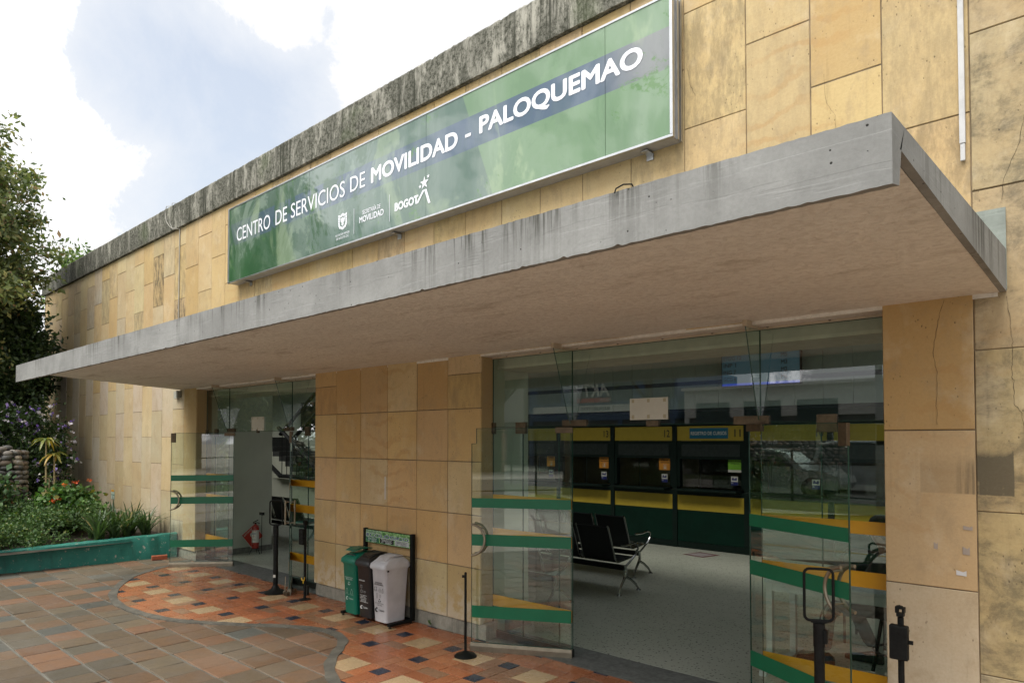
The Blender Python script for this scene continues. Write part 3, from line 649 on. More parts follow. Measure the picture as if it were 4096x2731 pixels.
for a, b in zip(jx[:-1], jx[1:]):
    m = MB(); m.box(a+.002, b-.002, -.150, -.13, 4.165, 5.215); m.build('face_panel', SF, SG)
m = MB(); m.box(-9.60, -2.48, -.128, -.004, 4.15, 5.23); m.build('casing', simple('sign_casing', (.35, .34, .33), .5, .3), SG)
multi('frame_bar', ALU, SG, [(-9.61, -2.47, -.156, -.13, 4.146, 4.166), (-9.61, -2.47, -.156, -.13, 5.214, 5.233), (-9.61, -9.585, -.158, -.13, 4.166, 5.214), (-2.495, -2.47, -.158, -.13, 4.166, 5.214)], bevel=.002)
multi('side_rib', ALU, SG, [(-2.479, -2.462, -.095, -.075, 4.14, 5.24), (-2.479, -2.462, -.045, -.025, 4.14, 5.24)])
for x in (-9.2, -5.86, -2.75):
    m = MB(); m.box(x-.03, x+.03, -.10, -.004, 4.128, 4.137); m.box(x-.03, x+.03, -.012, -.004, 4.085, 4.128); m.build('bracket', ALU, SG)
yt = -.1535
for s_, x0, x1, z0, z1, bo in (('CENTRO', -9.344, -8.405, 4.708, 4.900, .0), ('DE', -8.264, -7.975, 4.713, 4.902, .0), ('SERVICIOS', -7.878, -6.687, 4.718, 4.905, .0), ('DE', -6.579, -6.295, 4.735, 4.907, .0),
                              ('MOVILIDAD', -6.183, -4.787, 4.735, 4.910, .033), ('-', -4.685, -4.605, 4.795, 4.826, .02), ('PALOQUEMAO', -4.494, -2.723, 4.745, 4.940, .033)):
    text_obj(s_, 'lettering', WHITEV, SG, x0, x1, z0, z1, yt, bo)
text_obj('ALCALDÍA MAYOR', 'lettering', WHITEV, SG, -6.873, -6.588, 4.275, 4.308, yt, .005); text_obj('DE BOGOTÁ D.C.', 'lettering', WHITEV, SG, -6.854, -6.601, 4.233, 4.268, yt, .005)
text_obj('SECRETARÍA DE', 'lettering', WHITEV, SG, -6.341, -6.013, 4.425, 4.485, yt, .012); text_obj('MOVILIDAD', 'lettering', WHITEV, SG, -6.398, -5.953, 4.338, 4.408, yt, .022)
text_obj('BOGOT', 'lettering', WHITEV, SG, -5.764, -5.375, 4.327, 4.418, yt, .045)
multi('divider_line', WHITEV, SG, [(-6.5035, -6.4985, yt-.001, yt, 4.24, 4.53), (-5.8525, -5.8475, yt-.001, yt, 4.24, 4.53)])
m = MB()
for a, b in (((-5.395, 4.328), (-5.285, 4.445)), ((-5.265, 4.445), (-5.197, 4.290))):
    (xa, za), (xb, zb) = a, b
    m.add([(xa-.018, yt, za), (xa+.018, yt, za), (xb+.012, yt, zb), (xb-.022, yt, zb)], [(0, 1, 2, 3)])
m.build('letter_stroke', WHITEV, SG)
def star(cx, cz, r, y=yt):
    m = MB(); pts = []
    for k in range(10):
        a = math.pi/2+k*math.pi/5; q = r if k % 2 == 0 else r*.4; pts.append((cx+q*math.cos(a), y, cz+q*math.sin(a)))
    m.add(pts+[(cx, y, cz)], [(k, (k+1) % 10, 10) for k in range(10)]); return m.build('star', WHITEV, SG)
star(-5.28, 4.515, .068); star(-5.222, 4.568, .024); star(-5.348, 4.492, .024)
# shield: outline with beaded border and spread eagle
m = MB()
out_ = [(-6.815, 4.520), (-6.775, 4.512), (-6.728, 4.530), (-6.68, 4.512), (-6.643, 4.525), (-6.640, 4.40), (-6.66, 4.36), (-6.728, 4.335), (-6.795, 4.36), (-6.816, 4.40)]
inn_ = [(-6.728+(x+6.728)*.66, 4.432+(z-4.432)*.68) for x, z in out_]
n = len(out_); m.add([(x, yt, z) for x, z in out_]+[(x, yt, z) for x, z in inn_], [(i, (i+1) % n, (i+1) % n+n, i+n) for i in range(n)]); m.build('crest_border', WHITEV, SG)
m = MB(); cx, cz = -6.728, 4.43
eg = [(0, .055), (.010, .045), (.012, .032), (.030, .050), (.046, .048), (.040, .030), (.046, .022), (.036, .012), (.040, .002), (.022, -.004), (.018, -.022), (.026, -.040), (.010, -.036), (0, -.055)]
eg = eg+[(-x, z) for x, z in reversed(eg[1:-1])]
m.add([(cx+x, yt, cz+z) for x, z in eg]+[(cx, yt, cz)], [(i, (i+1) % len(eg), len(eg)) for i in range(len(eg))]); m.build('crest_eagle', WHITEV, SG)
br_ = simple('sign_green_bead', (.10, .19, .14), .4)
for k in range(18):
    a = 2*math.pi*k/18; ux, uz = math.cos(a), math.sin(a); s_ = .83/max(abs(ux)/.088, abs(uz)/.092)
    m = MB(); m.box(cx+ux*s_-.004, cx+ux*s_+.004, yt-.0015, yt-.0005, cz+.002+uz*s_-.004, cz+.002+uz*s_+.004); m.build('crest_bead', br_, SG)
# wires, conduits, boxes on the wall
def wire(name, pts, r, mat, label, cat, seg=6):
    m = MB(); m.tube(pts, r, seg); return tagit(m.build(name, mat, smooth=True), label, cat)
WPL = simple('white_pvc', (.36, .35, .31), .45)
wire('wall_conduit', [(-11.668, -.012, 5.42), (-11.672, -.012, 4.6), (-11.675, -.012, 2.97)], .009, WPL, 'thin white cable trunking running down the sandstone left of the long sign', 'conduit')
wire('hanging_cable', [(-12.02, .02, 5.885), (-12.08, -.07, 5.87), (-12.13, -.075, 5.78), (-12.09, -.07, 5.62), (-11.95, -.07, 5.50), (-11.78, -.07, 5.415), (-11.668, -.03, 5.41)], .006, WPL, 'thin pale cable looping over the mouldy parapet', 'cable')
wire('hanging_cable', [(-11.83, .02, 5.885), (-11.84, -.07, 5.87), (-11.90, -.075, 5.70), (-11.93, -.07, 5.56), (-11.86, -.068, 5.46), (-11.70, -.066, 5.42)], .005, WPL, 'inner of two pale cables hanging from the parapet, nearer the sign', 'cable')
m = MB(); m.box(-.706, -.676, -.026, -.004, 3.61, 6.2); m.box(-.703, -.679, -.022, -.006, 3.51, 3.61); tagit(m.build('wall_conduit', simple('white_trunking', (.50, .50, .50), .35), bevel=.003), 'wide white trunking running down the wall at the right, ending above the canopy', 'conduit')
jb = thing('junction_box', (-11.62, -.04, 2.62), 'small pale junction box on the wall just below the canopy, left of the left entrance', 'box')
m = MB(); m.box(-11.72, -11.60, -.055, -.004, 2.585, 2.70); m.build('housing', simple('box_grey', (.38, .38, .33), .5), jb, bevel=.004)
m = MB(); m.box(-11.585, -11.53, -.075, -.004, 2.60, 2.71); m.build('housing', simple('box_grey'+'_dark', (.20, .20, .17), .5), jb, bevel=.004)
wl = MB(); wl.box(-14.78, -14.60, -.006, -.0035, .76, .945); wo_ = tagit(wl.build('wall_label', simple('label_green', (.42, .50, .42), .5)), 'small green and yellow label stuck low on the sandstone wall behind the plants', 'label')
multi('label_band', YSTRIPE, wo_, [(-14.77, -14.61, -.008, -.0065, .90, .94)]); multi('label_line', GSTRIPE, wo_, [(-14.78, -14.60, -.008, -.0065, .835, .848)])
wire('wire_hook', [(-1.39, -2.42, 2.856), (-1.395, -2.43, 2.876), (-1.42, -2.45, 2.876), (-1.445, -2.464, 2.862), (-1.45, -2.466, 2.845)], .003, BLACK, 'bent dark wire hook sticking over the canopy edge below the sign', 'hook')
for x, y_, z, w_, h_, lab in ((-.70, 0, 1.40, .045, .022, 'faded rectangular tape scrap, topmost on the right stone pier'), (-.71, 0, 1.27, .035, .045, 'square tape scrap at middle height on the right stone pier'), (-.735, 0, 1.14, .05, .028, 'white torn sticker remnant, lowest on the right stone pier'), (-.86, 0, 1.285, .02, .04, 'narrow lilac tape scrap left of the others on the right stone pier')):
    m = MB(); m.add([(x-w_/2, -.0035, z-h_/2), (x+w_/2, -.0035, z-h_/2-.003), (x+w_/2, -.0035, z+h_/2), (x+w_*.2, -.0035, z+h_*.2), (x-w_/2, -.0035, z+h_/2)], [(0, 1, 2, 3, 4)])
    tagit(m.build('tape_scrap', simple('tape_white' if 'white' in lab else 'tape_lilac', (.55, .55, .55) if 'white' in lab else (.36, .30, .25), .4)), lab, 'sticker')
m = MB(); m.box(-6.107, -6.093, -.0045, -.0032, 1.25, 1.50); tagit(m.build('paint_drip', simple('white_paint', (.6, .6, .58), .6)), 'narrow vertical white paint mark on the middle stone pillar', 'paint mark')

# ------------------------------------------------------------------ recycling point
RP = thing('recycling_stand', (-5.98, -.2, 0), 'black metal frame stand holding three bins under a green information board', 'bin stand')
for x in (-6.39, -5.57):
    m = MB(); m.box(x-.02, x+.02, -.07, -.03, .03, .92); m.build('post', BLACK, RP, bevel=.003)
    m = MB(); m.box(x-.02, x+.02, -.36, -.071, .02, .05); m.build('foot', BLACK, RP, bevel=.003)
    for y in (-.34, -.06):
        m = MB(); m.lathe([(.018, .0), (.018, .006), (.006, .012), (.006, .024)], (x, y, .0), 10); m.build('levelling_foot', BLACK, RP)
multi('rail', BLACK, RP, [(-6.37, -5.59, -.065, -.045, .575, .60), (-6.37, -5.59, -.35, -.335, .565, .58), (-6.37, -5.59, -.06, -.04, .025, .045)])
def board_mat():
    m = NT('board_leaves'); v = m.coord(); n1 = m.noise(v, 28, 6, .75, 1.0)
    return m.bsdf(m.mix(m.ramp(n1, .40, .6), (.02, .14, .02, 1), (.35, .60, .25, 1)), .4)
m = MB(); m.box(-6.368, -5.592, -.062, -.042, .765, .912); m.build('board_frame', BLACK, RP)
m = MB(); m.box(-6.362, -5.598, -.067, -.0625, .772, .908); bdo = m.build('board', board_mat(), RP)
GP = simple('green_print', (.0, .12, .06), .5); WP = simple('white_print', (.72, .74, .72), .5); BP = simple('blue_print', (.02, .02, .20), .5)
yb = -.0695
text_obj('PUNTO', 'board_lettering', WP, bdo, -6.350, -6.082, .874, .904, yb+.0005, .045); text_obj('PUNTO', 'board_lettering', GP, bdo, -6.345, -6.087, .877, .901, yb, .02)
text_obj('ECOLÓGICO', 'board_lettering', WP, bdo, -6.355, -5.607, .832, .882, yb+.0005, .04); text_obj('ECOLÓGICO', 'board_lettering', BP, bdo, -6.348, -5.614, .837, .878, yb, .015)
for a, b, mt, tm, t1, t2 in ((-6.352, -6.125, GP, WP, 'RESIDUOS ORGÁNICOS', 'APROVECHABLES'), (-6.105, -5.865, BLACKP, WP, 'RESIDUOS NO', 'APROVECHABLES'), (-5.845, -5.606, simple('grey_print', (.45, .47, .47), .5), BLACKP, 'RESIDUOS', 'APROVECHABLES')):
    multi('board_block', mt, bdo, [(a, b, yb+.001, yb+.002, .779, .829)])
    text_obj(t1, 'board_lettering', tm, bdo, a+.03, b-.03, .816, .825, yb-.0005, .01); text_obj(t2, 'board_lettering', tm, bdo, a+.05, b-.04, .803, .812, yb-.0005, .01)
    for k in range(3): multi('board_text_line', tm, bdo, [(a+.10, b-.03-.01*k, yb-.0005, yb+.0004, .797-.0075*k-.0025, .797-.0075*k)])
    for k in range(3):
        an = math.pi/2+k*2*math.pi/3; cx, cz = a+.045, .795
        m = MB(); P_ = [(cx+.012*math.cos(an+q), yb-.0003, cz+.012*math.sin(an+q)) for q in (-.7, -.2, .35, .75)]
        m.tube(P_, [.0022, .0022, .0040, .0004], 5); m.build('board_symbol', tm, bdo)
def bin_(x0, x1, colr, lid_open, label, inks, lines):
    pm = simple('plastic_'+label.split()[0], colr, .38, var=.14, scale=4, bump=.05)
    cx = (x0+x1)/2; b = thing('waste_bin', (cx, -.2, .04), label, 'bin', 'bins on the recycling stand')
    yf, yk = -.375, -.07
    def rr_(hx, y0, y1, z, r=.03, n_=4):
        pts = []
        for (sx, sy, a0) in ((1, 1, 0), (-1, 1, 90), (-1, -1, 180), (1, -1, 270)):
            ccx = cx+sx*(hx-r); ccy = (y1-r) if sy > 0 else (y0+r)
            for k in range(n_+1):
                a = R(a0+90*k/n_); pts.append((ccx+r*math.cos(a), ccy+r*math.sin(a), z))
        return pts
    W0 = (x1-x0)/2
    m = MB(); m.loft([rr_(W0*.84, yf+.03, yk-.03, .045), rr_(W0*.85, yf+.028, yk-.028, .06), rr_(W0*.97, yf+.004, yk, .565), rr_(W0*1.0, yf-.004, yk+.006, .575), rr_(W0*1.0, yf-.004, yk+.006, .59)])
    body = m.build('body', pm, b, smooth=True, autosm=50)
    m = MB(); m.loft([rr_(W0*1.05, yf-.018, yk+.016, .585), rr_(W0*1.07, yf-.022, yk+.02, .60), rr_(W0*1.04, yf-.016, yk+.015, .632), rr_(W0*.90, yf+.035, yk-.012, .668, .035), rr_(W0*.72, yf+.08, yk-.04, .690, .035)])
    lid = m.build('lid', pm, b, smooth=True, autosm=50)
    fz = .012 if lid_open else 0
    m = MB(); fl_ = [(cx-W0*.70, yf+.02, .655), (cx+W0*.70, yf+.02, .655), (cx+W0*.70, yf+.09, .700), (cx+W0*.70, yk-.10, .712), (cx+W0*.70, yk-.05, .700), (cx-W0*.70, yk-.05, .700), (cx-W0*.70, yk-.10, .712), (cx-W0*.70, yf+.09, .700)]
    if lid_open: fl_ = [(x, y, z+.02+max(0, (-.2-y))*.22) for x, y, z in fl_]
    m.loft([fl_, [(x, y, z+.007) for x, y, z in fl_]]); m.build('flap', pm, lid, bevel=.003)
    if lid_open:
        m = MB(); m.box(cx-W0*.62, cx+W0*.62, yf+.03, yf+.12, .655, .6745); m.build('opening', BLACKP, lid)
    # print on the front
    def T_(z): return yf+.028-(z-.06)/.505*.024-.0035
    for (kind, *a) in lines:
        if kind == 't':
            s_, u0, u1, z0, z1, bo = a; text_obj(s_, 'bin_print', inks, body, cx+u0*W0, cx+u1*W0, z0, z1, T_((z0+z1)/2), bo)
        elif kind == 'o':
            u, z, w_, h_ = a
            m = MB(); q = [(cx+u*W0-w_/2, T_(z), z-h_/2), (cx+u*W0+w_/2, T_(z), z-h_/2), (cx+u*W0+w_/2, T_(z), z+h_/2), (cx+u*W0-w_/2, T_(z), z+h_/2)]
            m.tube(q, .0012, 4, closed=True); m.build('bin_pictogram', inks, body)
        elif kind == 'b':
            u, z, w_, r_ = a; m = MB(); X0 = cx+u*W0
            q = [(X0-w_/2, z-r_), (X0+w_/2, z-r_), (X0+w_/2, z+r_*.2), (X0+w_*.18, z+r_*.55), (X0+w_*.18, z+r_), (X0-w_*.18, z+r_), (X0-w_*.18, z+r_*.55), (X0-w_/2, z+r_*.2)]
            m.tube([(x, T_(z), zz_) for x, zz_ in q], .0012, 4, closed=True); m.build('bin_pictogram', inks, body)
        elif kind == 'r':
            u, z, r_ = a
            for k in range(3):
                an = math.pi/2+k*2*math.pi/3; m = MB(); m.tube([(cx+u*W0+r_*math.cos(an+q), T_(z), z+r_*math.sin(an+q)) for q in (-.7, -.2, .35, .75)], [r_*.18, r_*.18, r_*.34, .0005], 5); m.build('bin_pictogram', inks, body)
        elif kind == 'c':
            u, z, r_ = a; m = MB(); m.tube([(cx+u*W0+r_*math.cos(q), T_(z), z+r_*math.sin(q)) for q in np.linspace(.7, 5.5, 12)], [r_*.1]+[r_*.38]*10+[r_*.1], 5); m.build('bin_pictogram', inks, body)
    return b
bin_(-6.368, -6.125, (.0, .135, .085), True, 'green plastic bin with its flap raised, left on the recycling stand', simple('ink_white_faded', (.45, .55, .5), .5),
     [('t', 'RESIDUOS ORGÁNICOS', -.6, .6, .425, .438, .01), ('t', 'APROVECHABLES', -.45, .5, .405, .418, .01), ('r', 0, .365, .016), ('b', -.35, .285, .03, .025), ('b', .35, .285, .03, .025), ('t', 'Alimentos  vegetales', -.6, .6, .245, .252, .0), ('c', -.35, .205, .014), ('t', 'Colplast', -.15, .55, .193, .215, .01)])
bin_(-6.108, -5.868, (.016, .016, .017), False, 'black plastic bin standing in the middle of the recycling stand', WP,
     [('t', 'RESIDUOS', -.6, .2, .425, .438, .01), ('o', -.3, .365, .022, .03), ('o', -.3, .315, .025, .03), ('o', .15, .315, .022, .018), ('t', 'Papel higiénico', -.55, .45, .272, .282, .02), ('t', 'Servilletas', -.45, .25, .258, .268, .02), ('t', 'Papeles y cartón', -.55, .4, .244, .254, .02), ('t', 'Contaminado', -.5, .35, .230, .240, .02), ('t', 'con comida', -.4, .3, .216, .226, .02), ('t', 'Papeles metalizados', -.55, .6, .202, .212, .02), ('c', -.35, .15, .014), ('t', 'Colplast', -.15, .5, .138, .160, .01)])
bin_(-5.845, -5.60, (.50, .50, .52), False, 'pale grey plastic bin nearest the door on the recycling stand', BLACKP,
     [('t', 'RESIDUOS', -.45, .45, .438, .452, .02), ('t', 'APROVECHABLES', -.62, .6, .42, .434, .02), ('o', -.45, .375, .032, .036), ('o', -.42, .381, .032, .036), ('o', .12, .370, .022, .034), ('b', .5, .37, .018, .022), ('b', -.28, .31, .014, .026), ('o', .15, .31, .018, .030), ('r', .05, .262, .015), ('t', 'Cartón, Papel, Plástico,', -.6, .62, .228, .240, .015), ('t', 'Vidrio, Metal.', -.3, .38, .210, .222, .015), ('c', -.38, .165, .018), ('t', 'Colplast', -.12, .6, .152, .178, .01)])

# ------------------------------------------------------------------ queue posts
def retract_post(x, y, label):
    t = thing('queue_post', (x, y, 0), label, 'queue post')
    m = MB(); m.lathe([(.012, .045), (.011, .735), (.0, .74)], (x, y, 0), 14); m.build('pole', BLACK, t, smooth=True)
    m = MB(); m.lathe([(.0, .0), (.098, .0), (.10, .010), (.085, .024), (.045, .036), (.02, .05), (.0, .052)], (x, y, 0), 32); m.build('base', BLACK, t, smooth=True)
    m = MB(); m.tube([(x-.028, y-.012, .70), (x-.012, y-.004, .70)], .012, 10); m.build('knob', BLACK, t)
    return t
retract_post(-4.37, -.44, 'slim black pole on a domed round base beside the bins, left of the right entrance')
def loop_post(x, y, label, base=True, yaw=0.0):
    t = thing('sign_post', (x, y, 0), label, 'sign post')
    m = MB(); m.lathe([(.029, .04), (.029, .70), (.032, .70), (.032, .835), (.0, .84)], (x, y, 0), 20); m.build('pole', BLACKW, t, smooth=True, autosm=30)
    m = MB(); m.lathe([(0, 0), (.132, 0), (.135, .012), (.11, .03), (.05, .062), (.032, .10), (.0, .10)], (x, y, 0), 36); m.build('base', BLACK, t, smooth=True)
    d = Vector((math.cos(yaw), math.sin(yaw), 0)); pts = []
    w_, z0, z1, r_ = .078, .848, 1.148, .03
    for (sx, cz_, a0) in ((1, z1-r_, 0), (-1, z1-r_, 90), (-1, z0+r_, 180), (1, z0+r_, 270)):
        for k in range(5):
            a = R(a0+90*k/4); q = d*(sx*(w_-r_)+r_*math.cos(a)); pts.append((x+q.x, y+q.y, cz_+r_*math.sin(a)))
    m = MB(); m.tube(pts, .0085, 8, closed=True); m.build('loop_frame', BLACK, t, smooth=True)
    m = MB(); m.T = Matrix.Translation((x, y, 0)) @ Matrix.Rotation(yaw, 4, 'Z'); m.box(-.045, .045, -.012, .012, .836, .852); m.build('clamp', BLACK, t, bevel=.002)
    m = MB(); m.T = Matrix.Translation((x, y, 0)); m.box(.027, .045, -.014, .014, .72, .80); m.build('latch', BLACKW, t, bevel=.003)
    return t
lp = loop_post(-7.914, -.30, 'thick black post with an empty rounded loop frame, in the left entrance', yaw=R(40))
m = MB(); m.T = Matrix.Translation((-7.914, -.30, 0)) @ Matrix.Rotation(R(-60), 4, 'Z'); m.box(.0285, .0305, -.016, .016, .20, .235); m.build('tag', PAPER, lp)
loop_post(-1.37, -.47, 'thick black post with an empty rounded loop frame, in front of the right entrance door', yaw=R(25))
def box_post(x, y, label, ribbon, top, flip=1):
    t = thing('belt_post', (x, y, 0), label, 'queue post')
    m = MB(); m.lathe([(.016, .012), (.016, top-.06), (.0, top-.055)], (x, y, 0), 16); m.build('pole', BLACKW, t, smooth=True, autosm=30)
    m = MB(); m.lathe([(.0, 0), (.07, 0), (.07, .010), (.03, .018), (.016, .03), (0, .03)], (x, y, 0), 24); m.build('base', BLACKW, t, smooth=True)
    m = MB(); m.box(x-.055*flip-.028, x-.055*flip+.052, y-.05, y+.0, top-.28, top-.095) if flip == 0 else m.box(x-.045, x+.045, y-.062, y-.017, top-.28, top-.095)
    m.build('belt_box', BLACKW, t, bevel=.006)
    m = MB(); m.box(x-.018, x+.018, y-.02, y+.02, top-.055, top-.035); m.box(x-.024, x-.010, y-.02, y+.02, top-.036, top); m.box(x+.010, x+.022, y-.02, y+.02, top-.036, top-.004); m.box(x-.010, x+.010, y-.02, y+.02, top-.014, top); m.build('top_clip', BLACK, t, bevel=.003)
    m = MB(); m.box(x+.045, x+.068, y-.045, y-.035, top-.19, top-.17); m.build('belt_tongue', BLACK, t)
    if ribbon:
        m = MB(); m.tube([(x-.045, y-.02, .26), (x-.02, y-.025, .235), (x, y-.022, .23), (x+.02, y-.02, .25), (x+.04, y-.03, .275)], .006, 5); m.tube([(x, y-.022, .232), (x+.015, y-.03, .20)], .005, 5); m.tube([(x+.018, y-.02, .247), (x+.03, y-.03, .235)], .005, 5)
        m.build('ribbon', simple('yellow_tape', (.65, .42, .03), .5), t)
    return t
box_post(-7.33, -.243, 'slim black belt post with a yellow ribbon tied low, beside the middle pillar', True, .94)
box_post(-.96, -.40, 'worn black belt post with a scratched box, in front of the right stone pier', False, .985)
ms = thing('door_stop', (-7.68, -.27, 0), 'metal door stop with a ball end on the tiles below the left entrance door', 'door stop')
m = MB(); m.tube([(-7.74, -.27, .035), (-7.76, -.25, .22)], .006, 6); m.build('lever', STEEL, ms)
m = MB(); m.ell((-7.735, -.275, .035), (.022, .022, .022)); m.build('ball', STEEL, ms, smooth=True)
m = MB(); m.box(-7.72, -7.64, -.30, -.26, .005, .05); m.build('block', BRONZE, ms, bevel=.003)
m = MB(); m.T = Matrix.Translation((-7.55, -.12, 0)) @ Matrix.Rotation(R(25), 4, 'Z'); m.box(-.10, .06, -.015, .015, .06, .085); m.box(.03, .055, -.02, .02, .005, .12); m.build('arm', simple('dark_rail', (.025, .027, .022), .4), ms)

# ------------------------------------------------------------------ planter and plants
KA, KB = Vector((-11.63, -.13, 0)), Vector((-11.95, -2.31, 0)); kd = (KB-KA).normalized(); kn = Vector((kd.y, -kd.x, 0))
if kn.x > 0: kn = -kn
kb = MB(); rings = []; pr = random.Random(4); n = 60
for i in range(n+1):
    p = KA - kd*.12 + kd*(4.7*i/n); h = .385-.026*min(2.3, 4.7*i/n); q = p+kn*.15; j = pr.gauss(0, .0025)
    f = kn*pr.gauss(0, .0025)
    rings.append([tuple(p+f+Vector((0, 0, -.03))), tuple(p+f+Vector((0, 0, h-.02))), tuple(p+kn*.018+Vector((0, 0, h+j))), tuple(q-kn*.02+Vector((0, 0, h+j))), tuple(q+Vector((0, 0, h-.02))), tuple(q+Vector((0, 0, -.03)))])
kb.loft(rings)
def teal_mat():
    m = NT('teal_paint'); v = m.coord(); n1 = m.noise(v, 3, 6, .65); col = m.mix(m.ramp(n1, .3, .7), (.012, .135, .105, 1), (.03, .20, .155, 1))
    ch = m.ramp(m.noise(v, 11, 6, .75), .60, .64); col = m.mix(ch, col, (.34, .33, .28, 1))
    g_ = m.ramp(m.noise(m.coord((3, 3, .6)), 3, 6, .7), .5, .75, 0, .55); col = m.mix(g_, col, (.02, .05, .035, 1))
    return m.bsdf(col, .6, 0, m.bump(m.noise(v, 14, 6, .6), .5, .01), .4)
tagit(kb.build('planter_kerb', teal_mat(), smooth=True, autosm=40), 'low teal painted kerb wall around the planting bed', 'kerb wall')
m = MB(); m.T = Matrix.Translation((-11.52, -.32, 0)) @ Matrix.Rotation(R(75), 4, 'Z'); m.box(-.11, .11, -.05, .05, .0, .065)
tagit(m.build('brick', simple('red_brick', (.30, .075, .03), .8, var=.3, scale=12), bevel=.004), 'loose red brick on the paving against the teal kerb', 'brick')
so_ = MB()
for i in range(14):
    for j in range(10): pass
so_.quad((-11.7, -5, .28), (-11.7, .0, .30), (-19.6, .0, .45), (-19.6, -5, .40)); struct(so_.build('soil', simple('dark_soil', (.035, .028, .018), .95, var=.5, scale=4, bump=.6)))

def leaf_mat(name, rough=.5, trans=.25):
    m = NT(name); tint, al = attr(m); v = m.coord()
    col = m.mix(1.0, m.mix(m.ramp(m.noise(v, 3, 3, .5), .3, .7, 0, .3), tint, m.mix(.6, tint, (.01, .02, .006, 1))), (1.35, 1.3, 1.3, 1), 'MULTIPLY')
    p = m.n('ShaderNodeBsdfPrincipled', {'Base Color': col, 'Roughness': rough, 'Specular IOR Level': .4})
    t = m.n('ShaderNodeBsdfTranslucent', {'Color': m.mix(1.0, col, (1.3, 1.5, .6, 1), 'MULTIPLY')})
    mx_ = m.n('ShaderNodeMixShader', {0: trans, 1: p.outputs[0], 2: t.outputs[0]}); m.t.links.new(mx_.outputs[0], m.out.inputs[0]); return m.mat
LEAF = leaf_mat('leaf'); LEAFG = leaf_mat('glossy_leaf', .32)
def leaf_cloud(name, C_, size, cols, parent=None, mat=LEAF, asp=.5, droop=.0, outn=None, szv=.35, curl=.25):
    """many small folded leaves at the points C_ (N,3); cols (N,3)"""
    N = len(C_); d = rng.normal(size=(N, 3)); d[:, 2] -= droop; d /= np.linalg.norm(d, axis=1)[:, None]
    u = rng.normal(size=(N, 3)); u[:, 2] += .0
    if outn is not None: nn = outn+rng.normal(size=(N, 3))*.55; u = np.cross(d, nn)
    else: u = np.cross(d, u)
    u /= (np.linalg.norm(u, axis=1)[:, None]+1e-9); w_ = np.cross(d, u)
    L = (size*(1+szv*rng.normal(size=N)).clip(.4, 1.8))[:, None]; W = L*asp*.5
    b = C_; t = C_+d*L; mid = C_+d*L*.5-w_*L*curl*.3; l = mid+u*W+w_*W*curl; r = mid-u*W+w_*W*curl
    V = np.stack([b, l, t, r, mid], 1).reshape(-1, 3).astype(np.float32)
    me = bpy.data.meshes.new(name); me.vertices.add(N*5); me.vertices.foreach_set('co', V.ravel())
    base = (np.arange(N)*5)[:, None]; F = np.concatenate([base+np.array([0, 1, 4]), base+np.array([1, 2, 4]), base+np.array([4, 2, 3]), base+np.array([0, 4, 3])], 1).reshape(-1)
    me.loops.add(N*12); me.loops.foreach_set('vertex_index', F.astype(np.int32)); me.polygons.add(N*4); me.polygons.foreach_set('loop_start', (np.arange(N*4)*3).astype(np.int32))
    try: me.polygons.foreach_set('loop_total', np.full(N*4, 3, dtype=np.int32))
    except Exception: pass
    me.materials.append(mat); me.update(calc_edges=True)
    ca = me.color_attributes.new('tint', 'FLOAT_COLOR', 'CORNER'); cc = np.ones((N, 12, 4), dtype=np.float32); cc[:, :, :3] = np.asarray(cols)[:, None, :]; ca.data.foreach_set('color', cc.ravel())
    return place(me, name, parent)
def palette(N, cols, wts, var=.18):
    idx = rng.choice(len(cols), size=N, p=np.array(wts)/sum(wts)); c = np.array(cols)[idx]; return c*(1+var*rng.normal(size=(N, 1))).clip(.5, 1.6)
def clumps(cent, rad, ncl, per, csz, shell=.75, zmin=None, seed=0):
    r_ = np.random.default_rng(seed); P_ = []; G_ = []
    for k in range(ncl):
        d = r_.normal(size=3); d /= np.linalg.norm(d); q = np.array(cent)+d*np.array(rad)*(shell+(1-shell)*r_.random())*(1+.10*r_.normal())
        s_ = csz*(.6+.8*r_.random()); p = q+r_.normal(size=(per, 3))*s_*np.array([1, 1, .7]); P_.append(p); G_.append(np.full(per, k))
    P_ = np.concatenate(P_); G_ = np.concatenate(G_)
    if zmin is not None: k = P_[:, 2] > zmin; P_ = P_[k]; G_ = G_[k]
    return P_, G_
GR = [(.13, .16, .06), (.09, .12, .045), (.18, .20, .075), (.22, .21, .08), (.24, .16, .09), (.06, .09, .038)]
def tree(loc, cent, rad, ncl, per, csz, size, label, h_trunk, cols=GR, wts=(4, 4, 3, 1.5, 1, 3), seed=1, group=None, twigs=16, name='tree'):
    t = thing(name, loc, label, 'tree', group); c = Vector(cent); b = Vector(loc)
    tk = MB(); tk.tube([b+Vector((0, 0, -.1)), b.lerp(c, .35)+Vector((.08, .05, 0)), b.lerp(c, .75)], [h_trunk, h_trunk*.75, h_trunk*.45], 10)
    r_ = random.Random(seed)
    for k in range(twigs):
        d = Vector((r_.gauss(0, 1), r_.gauss(0, 1), r_.gauss(.2, .8))).normalized(); s_ = b.lerp(c, r_.uniform(.45, .75)); e = c+Vector((d.x*rad[0], d.y*rad[1], d.z*rad[2]))*.9
        mid_ = s_.lerp(e, .5)+Vector((r_.gauss(0, .12), r_.gauss(0, .12), .15)); tk.tube([s_, mid_, e], [h_trunk*.35, h_trunk*.2, h_trunk*.06], 6)
    tk.build('trunk', simple('bark', (.09, .07, .05), .9, var=.4, scale=8, bump=.5), t)
    P_, G_ = clumps(cent, rad, ncl, per, csz, .35, seed=seed)
    cc = palette(len(P_), cols, wts); br = (.8+.5*np.random.default_rng(seed+5).random(G_.max()+1))[G_]; cc = cc*br[:, None]
    leaf_cloud('crown', P_, size, cc, t); return t
